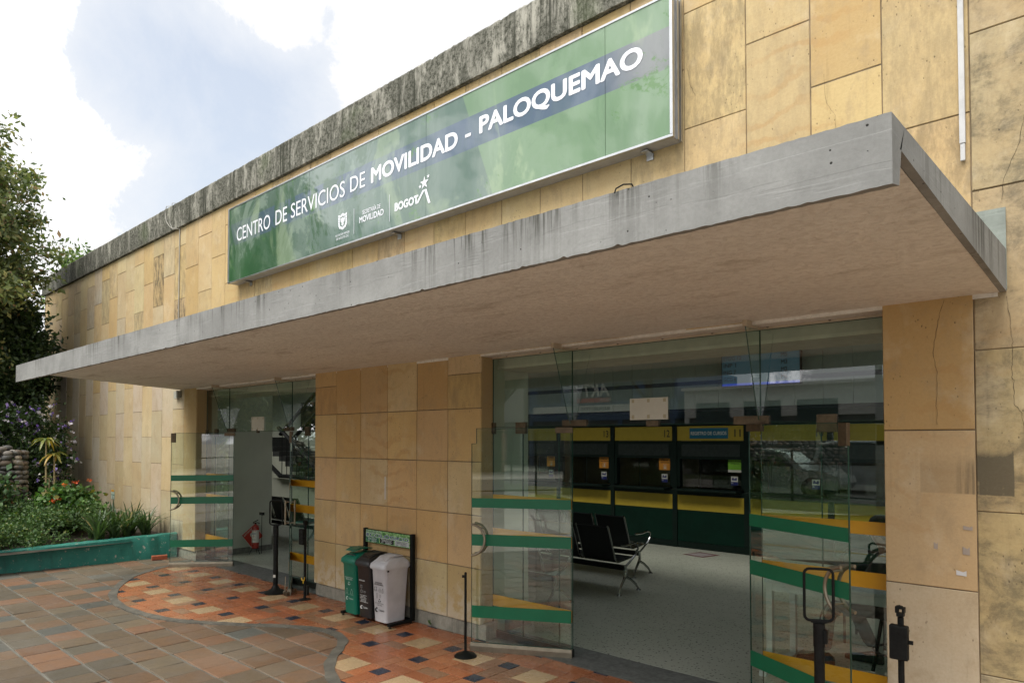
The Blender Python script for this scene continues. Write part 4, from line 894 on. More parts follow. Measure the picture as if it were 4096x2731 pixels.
tree((-17.3, -3.9, .4), (-17.2, -3.95, 5.7), (2.0, 2.95, 3.3), 1350, 330, .19, .105, 'large dense tree with small olive and reddish leaves rising above the parapet', .16, seed=3)
tree((-26.5, 3.0, 0), (-26.5, 3.0, 7.4), (1.2, 1.3, 1.05), 36, 110, .22, .14, 'small leafy tree top peeping over the far end of the parapet', .1, cols=[(.07, .12, .025), (.11, .16, .04), (.04, .08, .02)], wts=(3, 2, 2), seed=8)
# dark creeper mass hanging from the wall end and the flowering shrub below it
P_, G_ = clumps((-18.0, -1.5, 3.5), (1.2, 1.35, 1.6), 520, 190, .17, .3, seed=21)
k = P_[:, 1] < -.05; cr_ = leaf_cloud('creeper', P_[k], .10, palette(k.sum(), [(.03, .055, .018), (.045, .075, .022), (.02, .04, .015)], (3, 2, 2)))
tagit(cr_, 'dark green creeper hanging over the far left end of the sandstone wall', 'creeper')
fs_ = thing('flowering_shrub', (-16.6, -1.9, .4), 'tall dark shrub covered in small white and violet flowers behind the cobble wall', 'shrub')
P_, G_ = clumps((-16.3, -1.85, 1.65), (.8, 1.5, 1.1), 380, 170, .14, .5, seed=22); k = P_[:, 1] < -.30; P_ = P_[k]
leaf_cloud('foliage', P_, .062, palette(len(P_), [(.035, .07, .02), (.05, .09, .025), (.022, .045, .015)], (3, 2, 2)), fs_)
fl_ = P_[rng.choice(len(P_), 1400)]; dn = fl_-np.array([-16.5, -2.2, 1.55]); fl_ = fl_+dn/np.linalg.norm(dn, axis=1)[:, None]*.10
flp = np.repeat(fl_, 4, 0)+rng.normal(size=(len(fl_)*4, 3))*.010
leaf_cloud('blossom', flp, .045, np.repeat(palette(len(fl_), [(.70, .68, .78), (.42, .32, .72), (.20, .12, .50)], (5, 2, 1.5), .05), 4, 0), fs_, asp=.95)
stm = MB(); [stm.tube([(-16.5+random.gauss(0, .15), -2.0+random.gauss(0, .4), .35), (-16.5+random.gauss(0, .3), -2.0+random.gauss(0, .5), 1.4)], [.03, .012], 6) for _ in range(6)]; stm.build('stem', simple('bark', (.09, .07, .05)), fs_)
# river cobble wall
cw = thing('cobble_wall', (-14.3, -2.7, 0), 'rounded wall end built of grey and tan river cobbles, left in the planting bed', 'wall')
co = MB(); co.box(-14.62, -14.20, -5.0, -1.72, .0, 1.72); co.build('mortar_core', simple('cobble_mortar', (.055, .05, .042), .95, var=.4, scale=8), cw)
cb = MB(); pr = random.Random(12); CC = [(.12, .115, .10), (.17, .155, .135), (.09, .09, .085), (.20, .165, .12), (.065, .065, .06), (.25, .235, .21), (.13, .10, .075)]
def cobble(c, r, nrm):
    rot = nrm.to_track_quat('X', 'Z').to_matrix() @ Matrix.Rotation(pr.gauss(0, .25), 3, 'X'); k = pr.uniform(.8, 1.2); q = pr.choice(CC)
    cb.ell(c, r, (q[0]*k, q[1]*k, q[2]*k, 0), seg=10, rings=6, rot=rot, ex=.9)
z = .35
while z < 1.76:
    y = -5.0+pr.uniform(0, .1)
    while y < -1.62:
        w_ = pr.uniform(.055, .10); cobble((-14.19, y, z+pr.gauss(0, .008)), (.055, w_, pr.uniform(.036, .052)), Vector((1, 0, 0))); y += w_*2*.97
    for a in (20, 50, 80, 110, 140): cobble((-14.40+.22*math.cos(R(a)), -1.72+.22*math.sin(R(a)), z+pr.gauss(0, .01)), (.055, pr.uniform(.055, .075), pr.uniform(.036, .05)), Vector((math.cos(R(a)), math.sin(R(a)), 0)))
    z += .083
for zz_, xx in ((1.80, -14.25), (1.86, -14.38), (1.82, -14.52)):
    y = -5.0
    while y < -1.66: w_ = pr.uniform(.07, .11); cobble((xx, y, zz_-max(0, (y+2.1))*.28), (.06, w_, .045), Vector((1, 0, .4))); y += w_*1.9
def cob_mat():
    m = NT('cobble'); tint, al = attr(m); v = m.coord(); return m.bsdf(m.mix(m.ramp(m.noise(v, 14, 5, .6), .4, .7, 0, .4), tint, (.07, .065, .055, 1)), .6, 0, m.bump(m.noise(v, 40, 4, .6), .2, .004), .4)
cb.build('cobbles', cob_mat(), cw, smooth=True, autosm=80)
# rambling rose leaves over the cobbles
P_, G_ = clumps((-13.95, -2.55, 1.0), (.22, 1.2, .55), 90, 55, .11, .2, seed=31)
rb_ = leaf_cloud('rambler', P_, .075, palette(len(P_), [(.045, .095, .04), (.07, .12, .05), (.16, .15, .05), (.26, .09, .04)], (4, 3, .7, .3)), mat=LEAFG, asp=.75); tagit(rb_, 'rose rambler with blue green leaves spreading over the cobble wall', 'climbing plant')
# dracaena with two stems
dr = thing('dracaena', (-13.55, -1.38, .35), 'thin two stemmed dracaena with yellowish leaf tufts standing before the flowering shrub', 'plant')
for (x, y, zt, bx) in ((-13.5, -1.41, 1.90, 0), (-13.45, -1.30, 1.66, .02), (-13.52, -1.35, 1.28, .0)):
    m = MB(); m.tube([(-13.55, -1.36+bx, .3), (x, y+.01, zt*.6), (x, y, zt)], [.018, .015, .011], 8); m.build('stem', simple('cane', (.30, .24, .12), .7, var=.4, scale=30), dr)
    nl = 15 if zt > 1.5 else 5
    for k in range(nl):
        a = 2*math.pi*k/nl+pr.uniform(-.3, .3); L = pr.uniform(.17, .30)*(1 if zt > 1.5 else .5); el_ = pr.uniform(-.1, .9); m = MB(); rings = []
        for s_ in range(8):
            t = s_/7; rr2 = L*t; zz_ = zt+L*(math.sin(el_)*t-.85*t*t*pr.uniform(.9, 1.1)); ww = .021*math.sin(math.pi*min(1, t*.93+.07))**.7+.001
            cx_, cy_ = x+rr2*math.cos(a)*math.cos(el_*.4), y+rr2*math.sin(a)*math.cos(el_*.4); px, py = -math.sin(a)*ww, math.cos(a)*ww
            rings.append([(cx_+px, cy_+py, zz_+.006), (cx_, cy_, zz_), (cx_-px, cy_-py, zz_+.006)])
        cl = (*pr.choice([(.14, .16, .04), (.20, .19, .05), (.10, .14, .045), (.32, .22, .05)]), 0); m.loft(rings, cl, caps=False, closed=False); m.build('leaf', LEAFG, dr, smooth=True)
# orange-flowered bush
ob = thing('geranium_bush', (-13.45, -1.1, .4), 'leafy bush with a few orange red flower heads beside the strap leaved clumps', 'bush')
P_, G_ = clumps((-13.45, -1.12, .82), (.38, .42, .34), 52, 46, .075, .5, seed=41)
leaf_cloud('foliage', P_, .075, palette(len(P_), [(.055, .13, .03), (.08, .16, .035), (.035, .08, .02), (.16, .15, .03), (.20, .08, .03)], (4, 3, 2, .5, .3)), ob, asp=.9)
for (y, z) in ((-.84, 1.215), (-1.06, 1.19), (-1.30, .93), (-1.36, .90), (-1.22, 1.16)):
    q = np.array([-13.2, y, z])+rng.normal(size=(22, 3))*[.015, .022, .010]; leaf_cloud('flower_head', q, .022, palette(22, [(.62, .13, .015), (.50, .07, .02)], (2, 1), .1), ob, asp=.9)
# strap leaved clumps along the kerb
ki = 0
for (x, y, sc) in ((-12.10, -1.02, .95), (-12.15, -.78, 1.05), (-12.25, -.56, 1.0), (-12.18, -.30, .92), (-12.5, -.68, 1.1), (-12.55, -.4, 1.05), (-12.45, -.98, 1.0)):
    m = MB(); ki += 1
    for k in range(40):
        a = pr.uniform(0, 2*math.pi); L = pr.uniform(.40, .70)*sc; e0 = pr.uniform(.9, 1.5); rings = []; ox, oy = pr.gauss(0, .03), pr.gauss(0, .03); dr_ = pr.uniform(.25, .9)
        for s_ in range(7):
            t = s_/6; hr = L*t*math.cos(e0)*(1+.5*t); zz_ = .32+L*(math.sin(e0)*t-dr_*t*t*t*.55); ww = .016*(1-t**3)+.0008
            px, py = -math.sin(a)*ww, math.cos(a)*ww; cx_, cy_ = x+ox+hr*math.cos(a), y+oy+hr*math.sin(a); rings.append([(cx_+px, cy_+py, zz_+.003), (cx_, cy_, zz_), (cx_-px, cy_-py, zz_+.003)])
        cl = (*pr.choice([(.045, .085, .035), (.06, .105, .04), (.035, .065, .03), (.05, .09, .05), (.18, .16, .06)] if k % 9 == 0 else [(.045, .085, .035), (.06, .105, .04), (.035, .065, .03)]), 0); m.loft(rings, cl, caps=False, closed=False)
    tagit(m.build('strap_leaf_clump', LEAFG, smooth=True), 'clump of long arching strap leaves in the row along the teal kerb', 'plant', 'strap leaved clumps by the wall')
# soft green ground cover
Pg = []
for k in range(330):
    x = rng.uniform(-13.9, -12.0); y = rng.uniform(-5.0, -.75) if x < -12.6 else rng.uniform(-5.0, -1.2)
    top = .42+.30*min(1, max(0, (-12.0-x)/.9))+.12*math.sin(x*5+y*3.1)+.08*math.sin(y*7)
    Pg.append(np.array([x, y, top*.88])+rng.normal(size=(170, 3))*[.085, .085, .07])
Pg = np.concatenate(Pg); Pg = Pg[Pg[:, 2] > .28]
cg = palette(len(Pg), [(.055, .11, .035), (.08, .14, .045), (.035, .075, .025), (.12, .15, .045)], (4, 3, 3, 1))
gc = leaf_cloud('ground_cover', Pg, .038, cg, asp=.7); gc['kind'] = 'stuff'; gc['label'] = 'soft pale green ground cover filling the planting bed'
P_, G_ = clumps((-14.0, -1.0, .5), (.7, .7, .35), 60, 70, .12, .2, seed=51); P_ = P_[P_[:, 1] < -.05]
tagit(leaf_cloud('low_shrub', P_, .06, palette(len(P_), [(.035, .07, .022), (.05, .09, .03)], (2, 1))), 'dark low shrub at the foot of the sandstone wall behind the orange flowered bush', 'shrub')
m = MB()
for k in range(7): a = k*.9; m.tube([(-5.33, -.012, .02), (-5.33+.02*math.cos(a), -.02-.01*abs(math.sin(a)), .04+.006*k)], [.002, .006], 4, (.06, .12, .03, 0))
tagit(m.build('weed', LEAF), 'tiny weed sprouting from the crack at the foot of the middle stone pillar', 'weed')
for (p_, rd_, lab, sd_) in (((-22.3, -1.9, 2.7), (1.4, 2.2, 3.0), 'dark leafy tree filling the gap beyond the far end of the wall', 61), ((-25.0, -7.5, 3.4), (1.6, 3.2, 3.6), 'dark leafy tree beyond the big olive tree, farther from the wall', 62)):
    t = thing('tree', (p_[0], p_[1], 0), lab, 'tree'); P_, G_ = clumps(p_, rd_, 200, 130, .3, .35, zmin=0, seed=sd_)
    leaf_cloud('crown', P_, .17, palette(len(P_), [(.035, .06, .02), (.05, .08, .025), (.025, .045, .015)], (3, 2, 2)), t)
    m = MB(); m.tube([(p_[0], p_[1], -.1), (p_[0]+.1, p_[1], 2.5)], [.18, .1], 8); m.build('trunk', simple('bark', (.09, .07, .05)), t)

# ------------------------------------------------------------------ service counters
YH = simple('yellow_fascia_panel', (.34, .25, .02), .5, var=.06); DG = simple('dark_green_panel', (.001, .016, .009), .6, var=.2, scale=3, spec=.15); FR = simple('dark_green_frame', (.003, .010, .007), .5, var=.2, spec=.2)
BOOTH = glass_mat('booth_glass', (.80, .88, .84), .5)
CO = MB
def counter(i, num, extra):
    x0 = -6.0+1.32*i; x1 = x0+1.23
    t = thing('service_counter', (x0+.615, 6.35, 0), 'dark green service counter %s' % extra, 'counter', 'row of service counters')
    m = MB()
    for b in ((x0-.045, x0-.0005, 6.33, 6.50, 0.008, 2.17), (x1+.0005, x1+.045, 6.33, 6.50, 0.008, 2.17), (x0, x1, 6.336, 6.48, 2.152, 2.17), (x0, x1, 6.345, 6.48, 1.57, 1.885), (x0, x1, 6.345, 6.48, .008, .12), (x0, x0+.05, 6.345, 6.45, 1.08, 1.57), (x1-.05, x1, 6.345, 6.45, 1.08, 1.57)): m.box(*b)
    m.build('frame', FR, t)
    multi('header_panel', YH, t, [(x0+.002, x1-.002, 6.35, 6.46, 1.892, 2.147)]); multi('yellow_band', YH, t, [(x0+.002, x1-.002, 6.35, 6.46, .676, .935)]); multi('lower_panel', DG, t, [(x0+.002, x1-.002, 6.35, 6.46, .124, .672)])
    multi('upper_recess', simple('recess_green', (.005, .012, .009), .6), t, [(x0+.09, x1-.07, 6.338, 6.3445, 1.62, 1.83)])
    multi('ledge', FR, t, [(x0+.01, x1-.05, 6.12, 6.46, 1.02, 1.05)], bevel=.004)
    multi('ledge_support', FR, t, [(x0, x1, 6.345, 6.48, .94, 1.0195)])
    m = MB(); m.quad((x0+.05, 6.40, 1.08), (x1-.05, 6.40, 1.08), (x1-.05, 6.40, 1.57), (x0+.05, 6.40, 1.57)); m.build('window', BOOTH, t)
    m = MB(); m.box(x0-.02, x1+.02, 7.3, 7.34, .9, 1.9); m.build('booth_back', simple('booth_tan' if i < 0 else 'booth_dark', (.16, .13, .07) if i < 0 else (.05, .045, .03), .8), t)
    if num: text_obj(num, 'number', BLACKP, t, x1-.165, x1-.055, 1.955, 2.085, 6.3485, .012)
    o = MB(); o.box(x1-.30, x1-.06, 6.394, 6.398, 1.36, 1.575)
    if i <= -1:
        st = o.build('sticker', simple('orange_sticker', (.55, .22, .02), .5), t)
        text_obj('Otros', 'sticker_text', BLACKP, st, x1-.255, x1-.12, 1.525, 1.56, 6.3925, .03); text_obj('servicios', 'sticker_text', BLACKP, st, x1-.27, x1-.085, 1.485, 1.515, 6.3925, .02)
        q = MB(); q.tube([(x1-.215, 6.392, 1.375), (x1-.145, 6.392, 1.375), (x1-.145, 6.392, 1.465), (x1-.215, 6.392, 1.465)], .003, 4, closed=True); q.build('sticker_icon', PAPER, st)
        q = MB(); q.ell((x1-.18, 6.392, 1.438), (.012, .001, .014)); q.ell((x1-.18, 6.392, 1.40), (.022, .001, .018)); q.build('sticker_icon', PAPER, st)
    elif i == 0:
        st = o.build('sticker', simple('lime_sticker', (.16, .38, .03), .5), t); text_obj('Registro de cursos', 'sticker_text', BLACKP, st, x1-.29, x1-.07, 1.53, 1.555, 6.3925, .02); text_obj('pedagógicos', 'sticker_text', BLACKP, st, x1-.25, x1-.11, 1.495, 1.522, 6.3925, .02)
        multi('sticker_foot', PAPER, st, [(x1-.30, x1-.06, 6.392, 6.3935, 1.36, 1.40)])
    o = MB(); o.box(x1-.25, x1-.13, 6.394, 6.398, 1.14, 1.29); sq = o.build('window_label', PAPER, t); multi('label_foot', NAVYP, sq, [(x1-.25, x1-.13, 6.392, 6.3935, 1.14, 1.20)])
    q = MB(); q.box(x1-.235, x1-.165, 6.392, 6.3935, 1.225, 1.25); q.ell((x1-.215, 6.392, 1.262), (.012, .001, .012)); q.ell((x1-.16, 6.392, 1.245), (.013, .001, .028)); q.build('label_icon', NAVYP, sq)
    if num: text_obj(num, 'label_number', PAPER, sq, x1-.242, x1-.215, 1.165, 1.19, 6.391, .02)
    return t
# modules: 12 ends at X -6.09, 11 spans -6.0..-4.77
counter(-4, '', 'farthest to the left, mostly hidden behind the glass'); counter(-3, '', 'second from the left end, behind the glass'); counter(-2, '13', 'numbered 13, with an orange sticker'); counter(-1, '12', 'numbered 12, with an orange sticker')
c11 = counter(0, '11', 'numbered 11, with a blue course registration plate'); counter(1, '10', 'numbered 10, behind the open glass leaf'); counter(2, '', 'farthest to the right, beside counter 10')
m = MB(); m.box(-5.754, -5.045, 6.344, 6.3495, 1.929, 2.11); rp_ = m.build('plate', simple('petrol_plate', (.0, .10, .17), .45), c11); text_obj('REGISTRO DE CURSOS', 'plate_text', PAPER, rp_, -5.73, -5.07, 1.99, 2.05, 6.3425, .022)
# queue screen
tv = thing('queue_screen', (-4.4, 6.2, 2.78), 'wide lit blue queue screen hanging above the counters, listing ticket codes', 'screen')
m = MB(); m.box(-5.04, -3.745, 6.10, 6.16, 2.77, 3.52); m.build('casing', BLACKP, tv, bevel=.004)
def em(name, c, st): 
    k = NT(name); p = k.n('ShaderNodeBsdfPrincipled', {'Base Color': C4(c), 'Roughness': .25, 'Emission Color': C4(c), 'Emission Strength': st}); k.t.links.new(p.outputs[0], k.out.inputs[0]); return k.mat
m = MB(); m.box(-5.02, -3.765, 6.096, 6.0995, 2.83, 3.50); sc_ = m.build('screen', em('screen_light', (.06, .115, .15), .12), tv)
m = MB(); m.box(-5.02, -3.765, 6.0945, 6.0995, 2.79, 2.8295); m.build('screen_band', em('screen_band', (.02, .04, .28), .4), tv)
for k, (a, b) in enumerate((('GCG 6', 'M6'), ('ING 7', 'M2'), ('INP 1', 'M3'), ('EYDG 12', 'M5'), ('TGR 5', 'M1'))):
    z = 2.865+.115*k; text_obj(a, 'screen_text', BLACKP, sc_, -5.0, -5.0+.046*len(a)*.95, z, z+.07, 6.0945, .02); text_obj(b, 'screen_text', BLACKP, sc_, -4.05, -3.95, z, z+.07, 6.0945, .02)
multi('hanger', BLACK, tv, [(-4.42, -4.38, 6.11, 6.14, 3.52, 4.10)])

# ------------------------------------------------------------------ waiting benches
PERF = simple('black_perforated_steel', (.012, .014, .014), .35, .3, var=.3, scale=60)
def bench(loc, label, n=4):
    t = thing('waiting_bench', loc, label, 'bench', 'rows of waiting benches'); X, Y, _ = loc
    def pr_(w0, w1):   # seat shell profile in Y,z
        return [(.44, .415), (.41, .43), (.30, .415), (.12, .40), (.06, .405), (.02, .45), (-.03, .60), (-.09, .76), (-.13, .855), (-.14, .86)]
    prof = pr_(0, 0)
    for k in range(n):
        xa, xb = X-.06-.54*k-.50, X-.06-.54*k
        m = MB(); r1 = [[(x, Y+y, z) for y, z in prof]+[(x, Y+y-.006, z-.010) for y, z in reversed(prof)] for x in (xa+.025, xb-.025)]
        m.loft(r1); st = m.build('seat', PERF, t, smooth=True, autosm=35)
        for x in (xa+.012, xb-.012):
            m = MB(); m.tube([(x, Y+y, z-.004) for y, z in prof], .012, 8); m.build('side_tube', CHROME, st, smooth=True)
    m = MB(); m.box(X-.06-.54*n, X+.0, Y+.10, Y+.17, .30, .355); m.build('beam', BLACK, t)
    for x in (X, X-.54*n-.04):
        m = MB(); m.tube([(x, Y+.0, .028), (x, Y+.03, .10), (x, Y+.12, .20), (x, Y+.155, .26), (x, Y+.14, .36)], [.012, .015, .018, .02, .018], 8); m.tube([(x, Y+.15, .22), (x, Y+.26, .17), (x, Y+.38, .09), (x, Y+.44, .028)], [.018, .017, .015, .012], 8)
        m.lathe([(.0, 0.008), (.03, .008), (.03, .02), (.012, .03), (0, .03)], (x, Y+0, 0), 12); m.lathe([(.0, .008), (.03, .008), (.03, .02), (.012, .03), (0, .03)], (x, Y+.44, 0), 12); m.build('leg', CHROME, t, smooth=True)
        m = MB(); m.tube([(x, Y+.14, .34), (x, Y+.24, .39), (x, Y+.37, .46), (x, Y+.43, .53), (x, Y+.42, .59), (x, Y+.36, .615), (x, Y+.24, .60), (x, Y+.12, .60), (x, Y+.04, .605)], .014, 8); m.build('armrest', CHROME, t, smooth=True)
    return t
bench((-4.65, 2.42, 0), 'chrome and black perforated bench, nearest row fully visible in the right doorway')
bench((-5.10, 3.47, 0), 'chrome and black perforated bench behind the nearest row, closer to the counters')
bench((-4.88, 1.32, 0), 'chrome and black perforated bench right behind the open left glass leaf')
bench((-10.95, 1.95, 0), 'chrome and black perforated bench in the left hall beside the white wall')
bench((-8.9, 3.0, 0), 'chrome and black perforated bench behind the middle pillar, seen through the left entrance')
fs2 = MB(); fs2.quad((-5.55, 5.68, .0095), (-5.15, 5.62, .0095), (-5.05, 6.02, .0095), (-5.45, 6.10, .0095)); fo_ = fs2.build('floor_sticker', simple('maroon_sticker', (.10, .03, .03), .5)); tagit(fo_, 'worn reddish sticker on the terrazzo floor in front of counter 11', 'floor sticker')
m = MB(); m.quad((-5.50, 5.73, .0105), (-5.20, 5.685, .0105), (-5.12, 5.97, .0105), (-5.42, 6.03, .0105)); m.build('sticker_centre', simple('grey_sticker', (.25, .22, .22), .5), fo_)

# ------------------------------------------------------------------ extinguisher by the white wall
ex = thing('fire_extinguisher', (-10.86, .95, 0), 'red fire extinguisher on a small black stand in front of the white wall', 'extinguisher')
RD = simple('extinguisher_red', (.28, .022, .012), .3)
m = MB(); m.lathe([(0, .10), (.052, .10), (.056, .115), (.056, .44), (.045, .475), (.02, .492), (.017, .505), (0, .505)], (-10.86, .95, 0), 28); m.build('cylinder', RD, ex, smooth=True)
m = MB(); m.lathe([(.0568, .20), (.0568, .405)], (-10.86, .95, 0), 28); lb_ = m.build('label', PAPER, ex, smooth=True)
def curved_text(s_, mat, x0, x1, z0, z1, bold=.02):
    o = text_obj(s_, 'label_text', mat, lb_, x0, x1, z0, z1, 0, bold); me = o.data
    for v in me.vertices: a = v.co.x/.0572; base = -1.15; v.co.x, v.co.y = -10.86+.0574*math.sin(a+.55), .95-.0574*math.cos(a+.55)
    return o
curved_text('HIDROSPOT', NAVYP, -.045, .045, .335, .36); curved_text('EXTINTOR', REDP, -.045, .045, .385, .398); curved_text('A  B  C', REDP, -.03, .03, .29, .315); curved_text('POLVO', BLACKP, -.03, .03, .24, .26)
multi('blue_band', BP, lb_, [])
m = MB(); m.tube([(-10.86, .95, .50), (-10.86, .95, .525)], .014, 8); m.tube([(-10.90, .93, .515), (-10.80, .96, .53), (-10.76, .97, .52)], .007, 6); m.tube([(-10.90, .93, .53), (-10.83, .955, .56), (-10.80, .96, .575)], .007, 6); m.build('valve', BLACK, ex)
m = MB()
for a in (0.3, 2.4, 4.5): m.tube([(-10.86+.05*math.cos(a), .95+.05*math.sin(a), .10), (-10.86+.10*math.cos(a), .95+.10*math.sin(a), .01)], .006, 6)
m.tube([(-10.86+.055*math.cos(a), .95+.055*math.sin(a), .10) for a in np.linspace(0, 6.1, 14)], .006, 5, closed=True)
m.build('stand', BLACK, ex)
T = Matrix.Translation((-11.06, 1.0, .285)) @ Matrix.Rotation(R(90), 4, 'Z') @ Matrix.Rotation(R(-38), 4, 'Y')
sg_ = thing('extinguisher_sign', (-11.06, 1.0, .3), 'red tilted square fire extinguisher sign leaning against the white wall', 'sign')
m = MB(); m.T = T; m.box(-.14, .14, -.003, .003, -.14, .14); m.build('plate', PAPER, sg_)
m = MB(); m.T = T; m.box(-.132, .132, -.006, -.0035, -.132, .132); rp2 = m.build('red_field', REDP, sg_)
text_obj('EXTINTOR', 'sign_text', PAPER, rp2, -.115, .115, .085, .118, -.0075, .02, T=T)
m = MB(); m.T = T; m.loft([[(-.03, -.0075, -.09), (.03, -.0075, -.09), (.03, -.0075, .03), (.012, -.0075, .055), (-.012, -.0075, .055), (-.03, -.0075, .03)], [(-.03, -.008, -.09), (.03, -.008, -.09), (.03, -.008, .03), (.012, -.008, .055), (-.012, -.008, .055), (-.03, -.008, .03)]]); m.build('sign_pictogram', PAPER, rp2)
sp = thing('small_signal_stand', (-10.83, .985, 0), 'thin rod with a little black and white box, rising behind the fire extinguisher', 'stand')
m = MB(); m.tube([(-10.80, 1.03, .01), (-10.80, 1.03, .66)], .005, 6); m.build('rod', BLACK, sp); multi('head', BLACKP, sp, [(-10.85, -10.75, 1.01, 1.05, .65, .70)]); multi('head_top', PAPER, sp, [(-10.852, -10.748, 1.008, 1.052, .70, .718)])

# ------------------------------------------------------------------ stairs in the left hall
stt = thing('staircase', (-15.8, 5.0, 0), 'dark staircase rising to the left in the hall behind the left entrance', 'staircase')
m = MB()
for k in range(9):
    x1 = -14.9-.34*k*.95; z = .95+.125*k; m.box(x1-.34, x1, 4.5, 5.6, z-.10, z+.03)
m.build('treads', simple('dark_tread', (.02, .022, .02), .6), stt)
m = MB(); m.add([(-14.6, 4.48, .72), (-14.6, 4.48, .92), (-17.8, 4.48, 2.05), (-17.8, 4.48, 1.62), (-16.2, 4.48, 1.0), (-15.8, 4.48, .90), (-14.6, 4.52, .72), (-14.6, 4.52, .92), (-17.8, 4.52, 2.05), (-17.8, 4.52, 1.62), (-16.2, 4.52, 1.0), (-15.8, 4.52, .90)], [(0, 1, 2, 3, 4, 5), (11, 10, 9, 8, 7, 6), (0, 6, 7, 1), (1, 7, 8, 2), (2, 8, 9, 3), (3, 9, 10, 4), (4, 10, 11, 5), (5, 11, 6, 0)]) if False else m.tube([(-14.7, 4.48, .88), (-15.5, 4.48, .98), (-16.4, 4.48, .97), (-17.6, 4.48, 1.55)], .06, 6)
m.build('stringer', BLACK, stt)
for a, b in (((-16.5, 4.46, 2.23), (-14.6, 4.46, 1.20)), ((-14.5, 4.46, 3.2), (-16.4, 4.46, 2.05)), ((-14.6, 4.46, 2.6), (-15.75, 4.46, 1.94))):
    m = MB(); m.tube([a, b], .05, 6); m.build('handrail', BLACK, stt)
for k in range(7): x = -16.3+.24*k; m = MB(); m.tube([(x, 4.46, 1.0), (x, 4.46, 2.1-.54*(x+16.3))], .010, 5); m.build('baluster', BLACK, stt)
m = MB(); m.box(-19.3, -14.0, 5.65, 5.75, 0.008, 4.0); m.build('stair_wall', PLASTER, B); m = MB(); m.box(-19.3, -14.6, 4.53, 4.60, .008, .90); m.build('stair_wall', PLASTER, B)
multi('wall_screen', BLACKP, tagit(thing('hall_screen', (-16.2, 5.6, 2.4), 'dark blank screen high on the hall wall above the stairs', 'screen'), None), [(-17.3, -16.0, 5.58, 5.64, 2.2, 2.95)])

# ------------------------------------------------------------------ desk, chair and the seated person
dk = thing('desk', (-1.6, 1.2, 0), 'white metal framed desk standing just inside, behind the right glass leaf', 'desk')
WM = simple('white_metal', (.42, .46, .45), .45)
multi('top', simple('desk_top', (.36, .40, .40), .4), dk, [(-2.26, -.75, .93, 1.50, .735, .765)], bevel=.003)
multi('apron', WM, dk, [(-2.20, -.8, .945, .965, .67, .734)])
multi('leg', WM, dk, [(-2.25, -2.20, .94, .99, .05, .734), (-2.25, -2.20, 1.46, 1.51, .05, .734), (-.85, -.80, .94, .99, .05, .734)], bevel=.002)
multi('foot', WM, dk, [(-2.255, -2.195, .80, 1.66, .008, .049), (-.855, -.795, .80, 1.66, .008, .049)])
ch = thing('tall_chair', (-1.4, 1.72, 0), 'black tubular chair with a high arched back and a low ring brace, behind the desk', 'chair')
m = MB(); m.lathe([(0, .44), (.19, .44), (.205, .455), (.205, .48), (.18, .495), (0, .50)], (-1.42, 1.66, 0), 24); m.build('seat', BLACKW, ch, smooth=True)
for a in (.6, 2.2, 3.8, 5.3):
    m = MB(); m.tube([(-1.42+.15*math.cos(a), 1.66+.15*math.sin(a), .45), (-1.42+.23*math.cos(a), 1.66+.23*math.sin(a), .01)], .015, 8); m.build('leg', BLACK, ch, smooth=True)
m = MB(); m.tube([(-1.42+.21*math.cos(a), 1.66+.21*math.sin(a), .17) for a in np.linspace(0, 2*math.pi, 25)[:-1]], .010, 6, closed=True); m.build('ring_brace', BLACK, ch, smooth=True)
m = MB(); m.tube([(-1.56, 1.48, .47), (-1.56, 1.46, .80), (-1.53, 1.455, .93), (-1.44, 1.45, 1.01), (-1.32, 1.45, 1.03), (-1.20, 1.46, .99), (-1.13, 1.47, .90), (-1.11, 1.49, .47)], .022, 8); m.build('arched_back', BLACK, ch, smooth=True)
m = MB(); m.tube([(-1.40, 1.455, .50), (-1.38, 1.45, 1.01)], .015, 8); m.build('back_bar', BLACK, ch, smooth=True)
m = MB(); m.box(-1.54, -1.13, 1.46, 1.50, .66, .84); m.build('back_pad', BLACKW, ch, bevel=.012)
ac = thing('armchair', (-1.9, 2.3, 0), 'second black tubular chair standing further back behind the desk', 'chair')
m = MB(); m.tube([(-2.03, 2.2, .44), (-2.03, 2.2, .82), (-1.98, 2.2, .88), (-1.72, 2.2, .88), (-1.67, 2.2, .82), (-1.67, 2.2, .44)], .016, 8); m.build('back_tube', BLACK, ac, smooth=True)
multi('seat', BLACKW, ac, [(-2.03, -1.67, 2.2, 2.6, .42, .46)], bevel=.01); multi('back_pad', BLACKW, ac, [(-2.01, -1.69, 2.19, 2.22, .55, .70)], bevel=.01)
for x, y in ((-2.02, 2.21), (-1.68, 2.21), (-2.02, 2.58), (-1.68, 2.58)):
    m = MB(); m.tube([(x, y, .43), (x, y, .01)], .012, 8); m.build('leg', BLACK, ac)
CLOTH = simple('dark_trousers', (.010, .009, .009), .9, var=.3); SHIRT = simple('black_shirt', (.016, .016, .018), .85, var=.3); SKIN = simple('skin', (.33, .19, .13), .5, var=.08); HAIR = simple('dark_hair', (.010, .008, .007), .55)
pe = thing('person', (-1.42, 1.66, 0), 'seated person in black top and dark trousers with a pale side stripe, facing left', 'person')
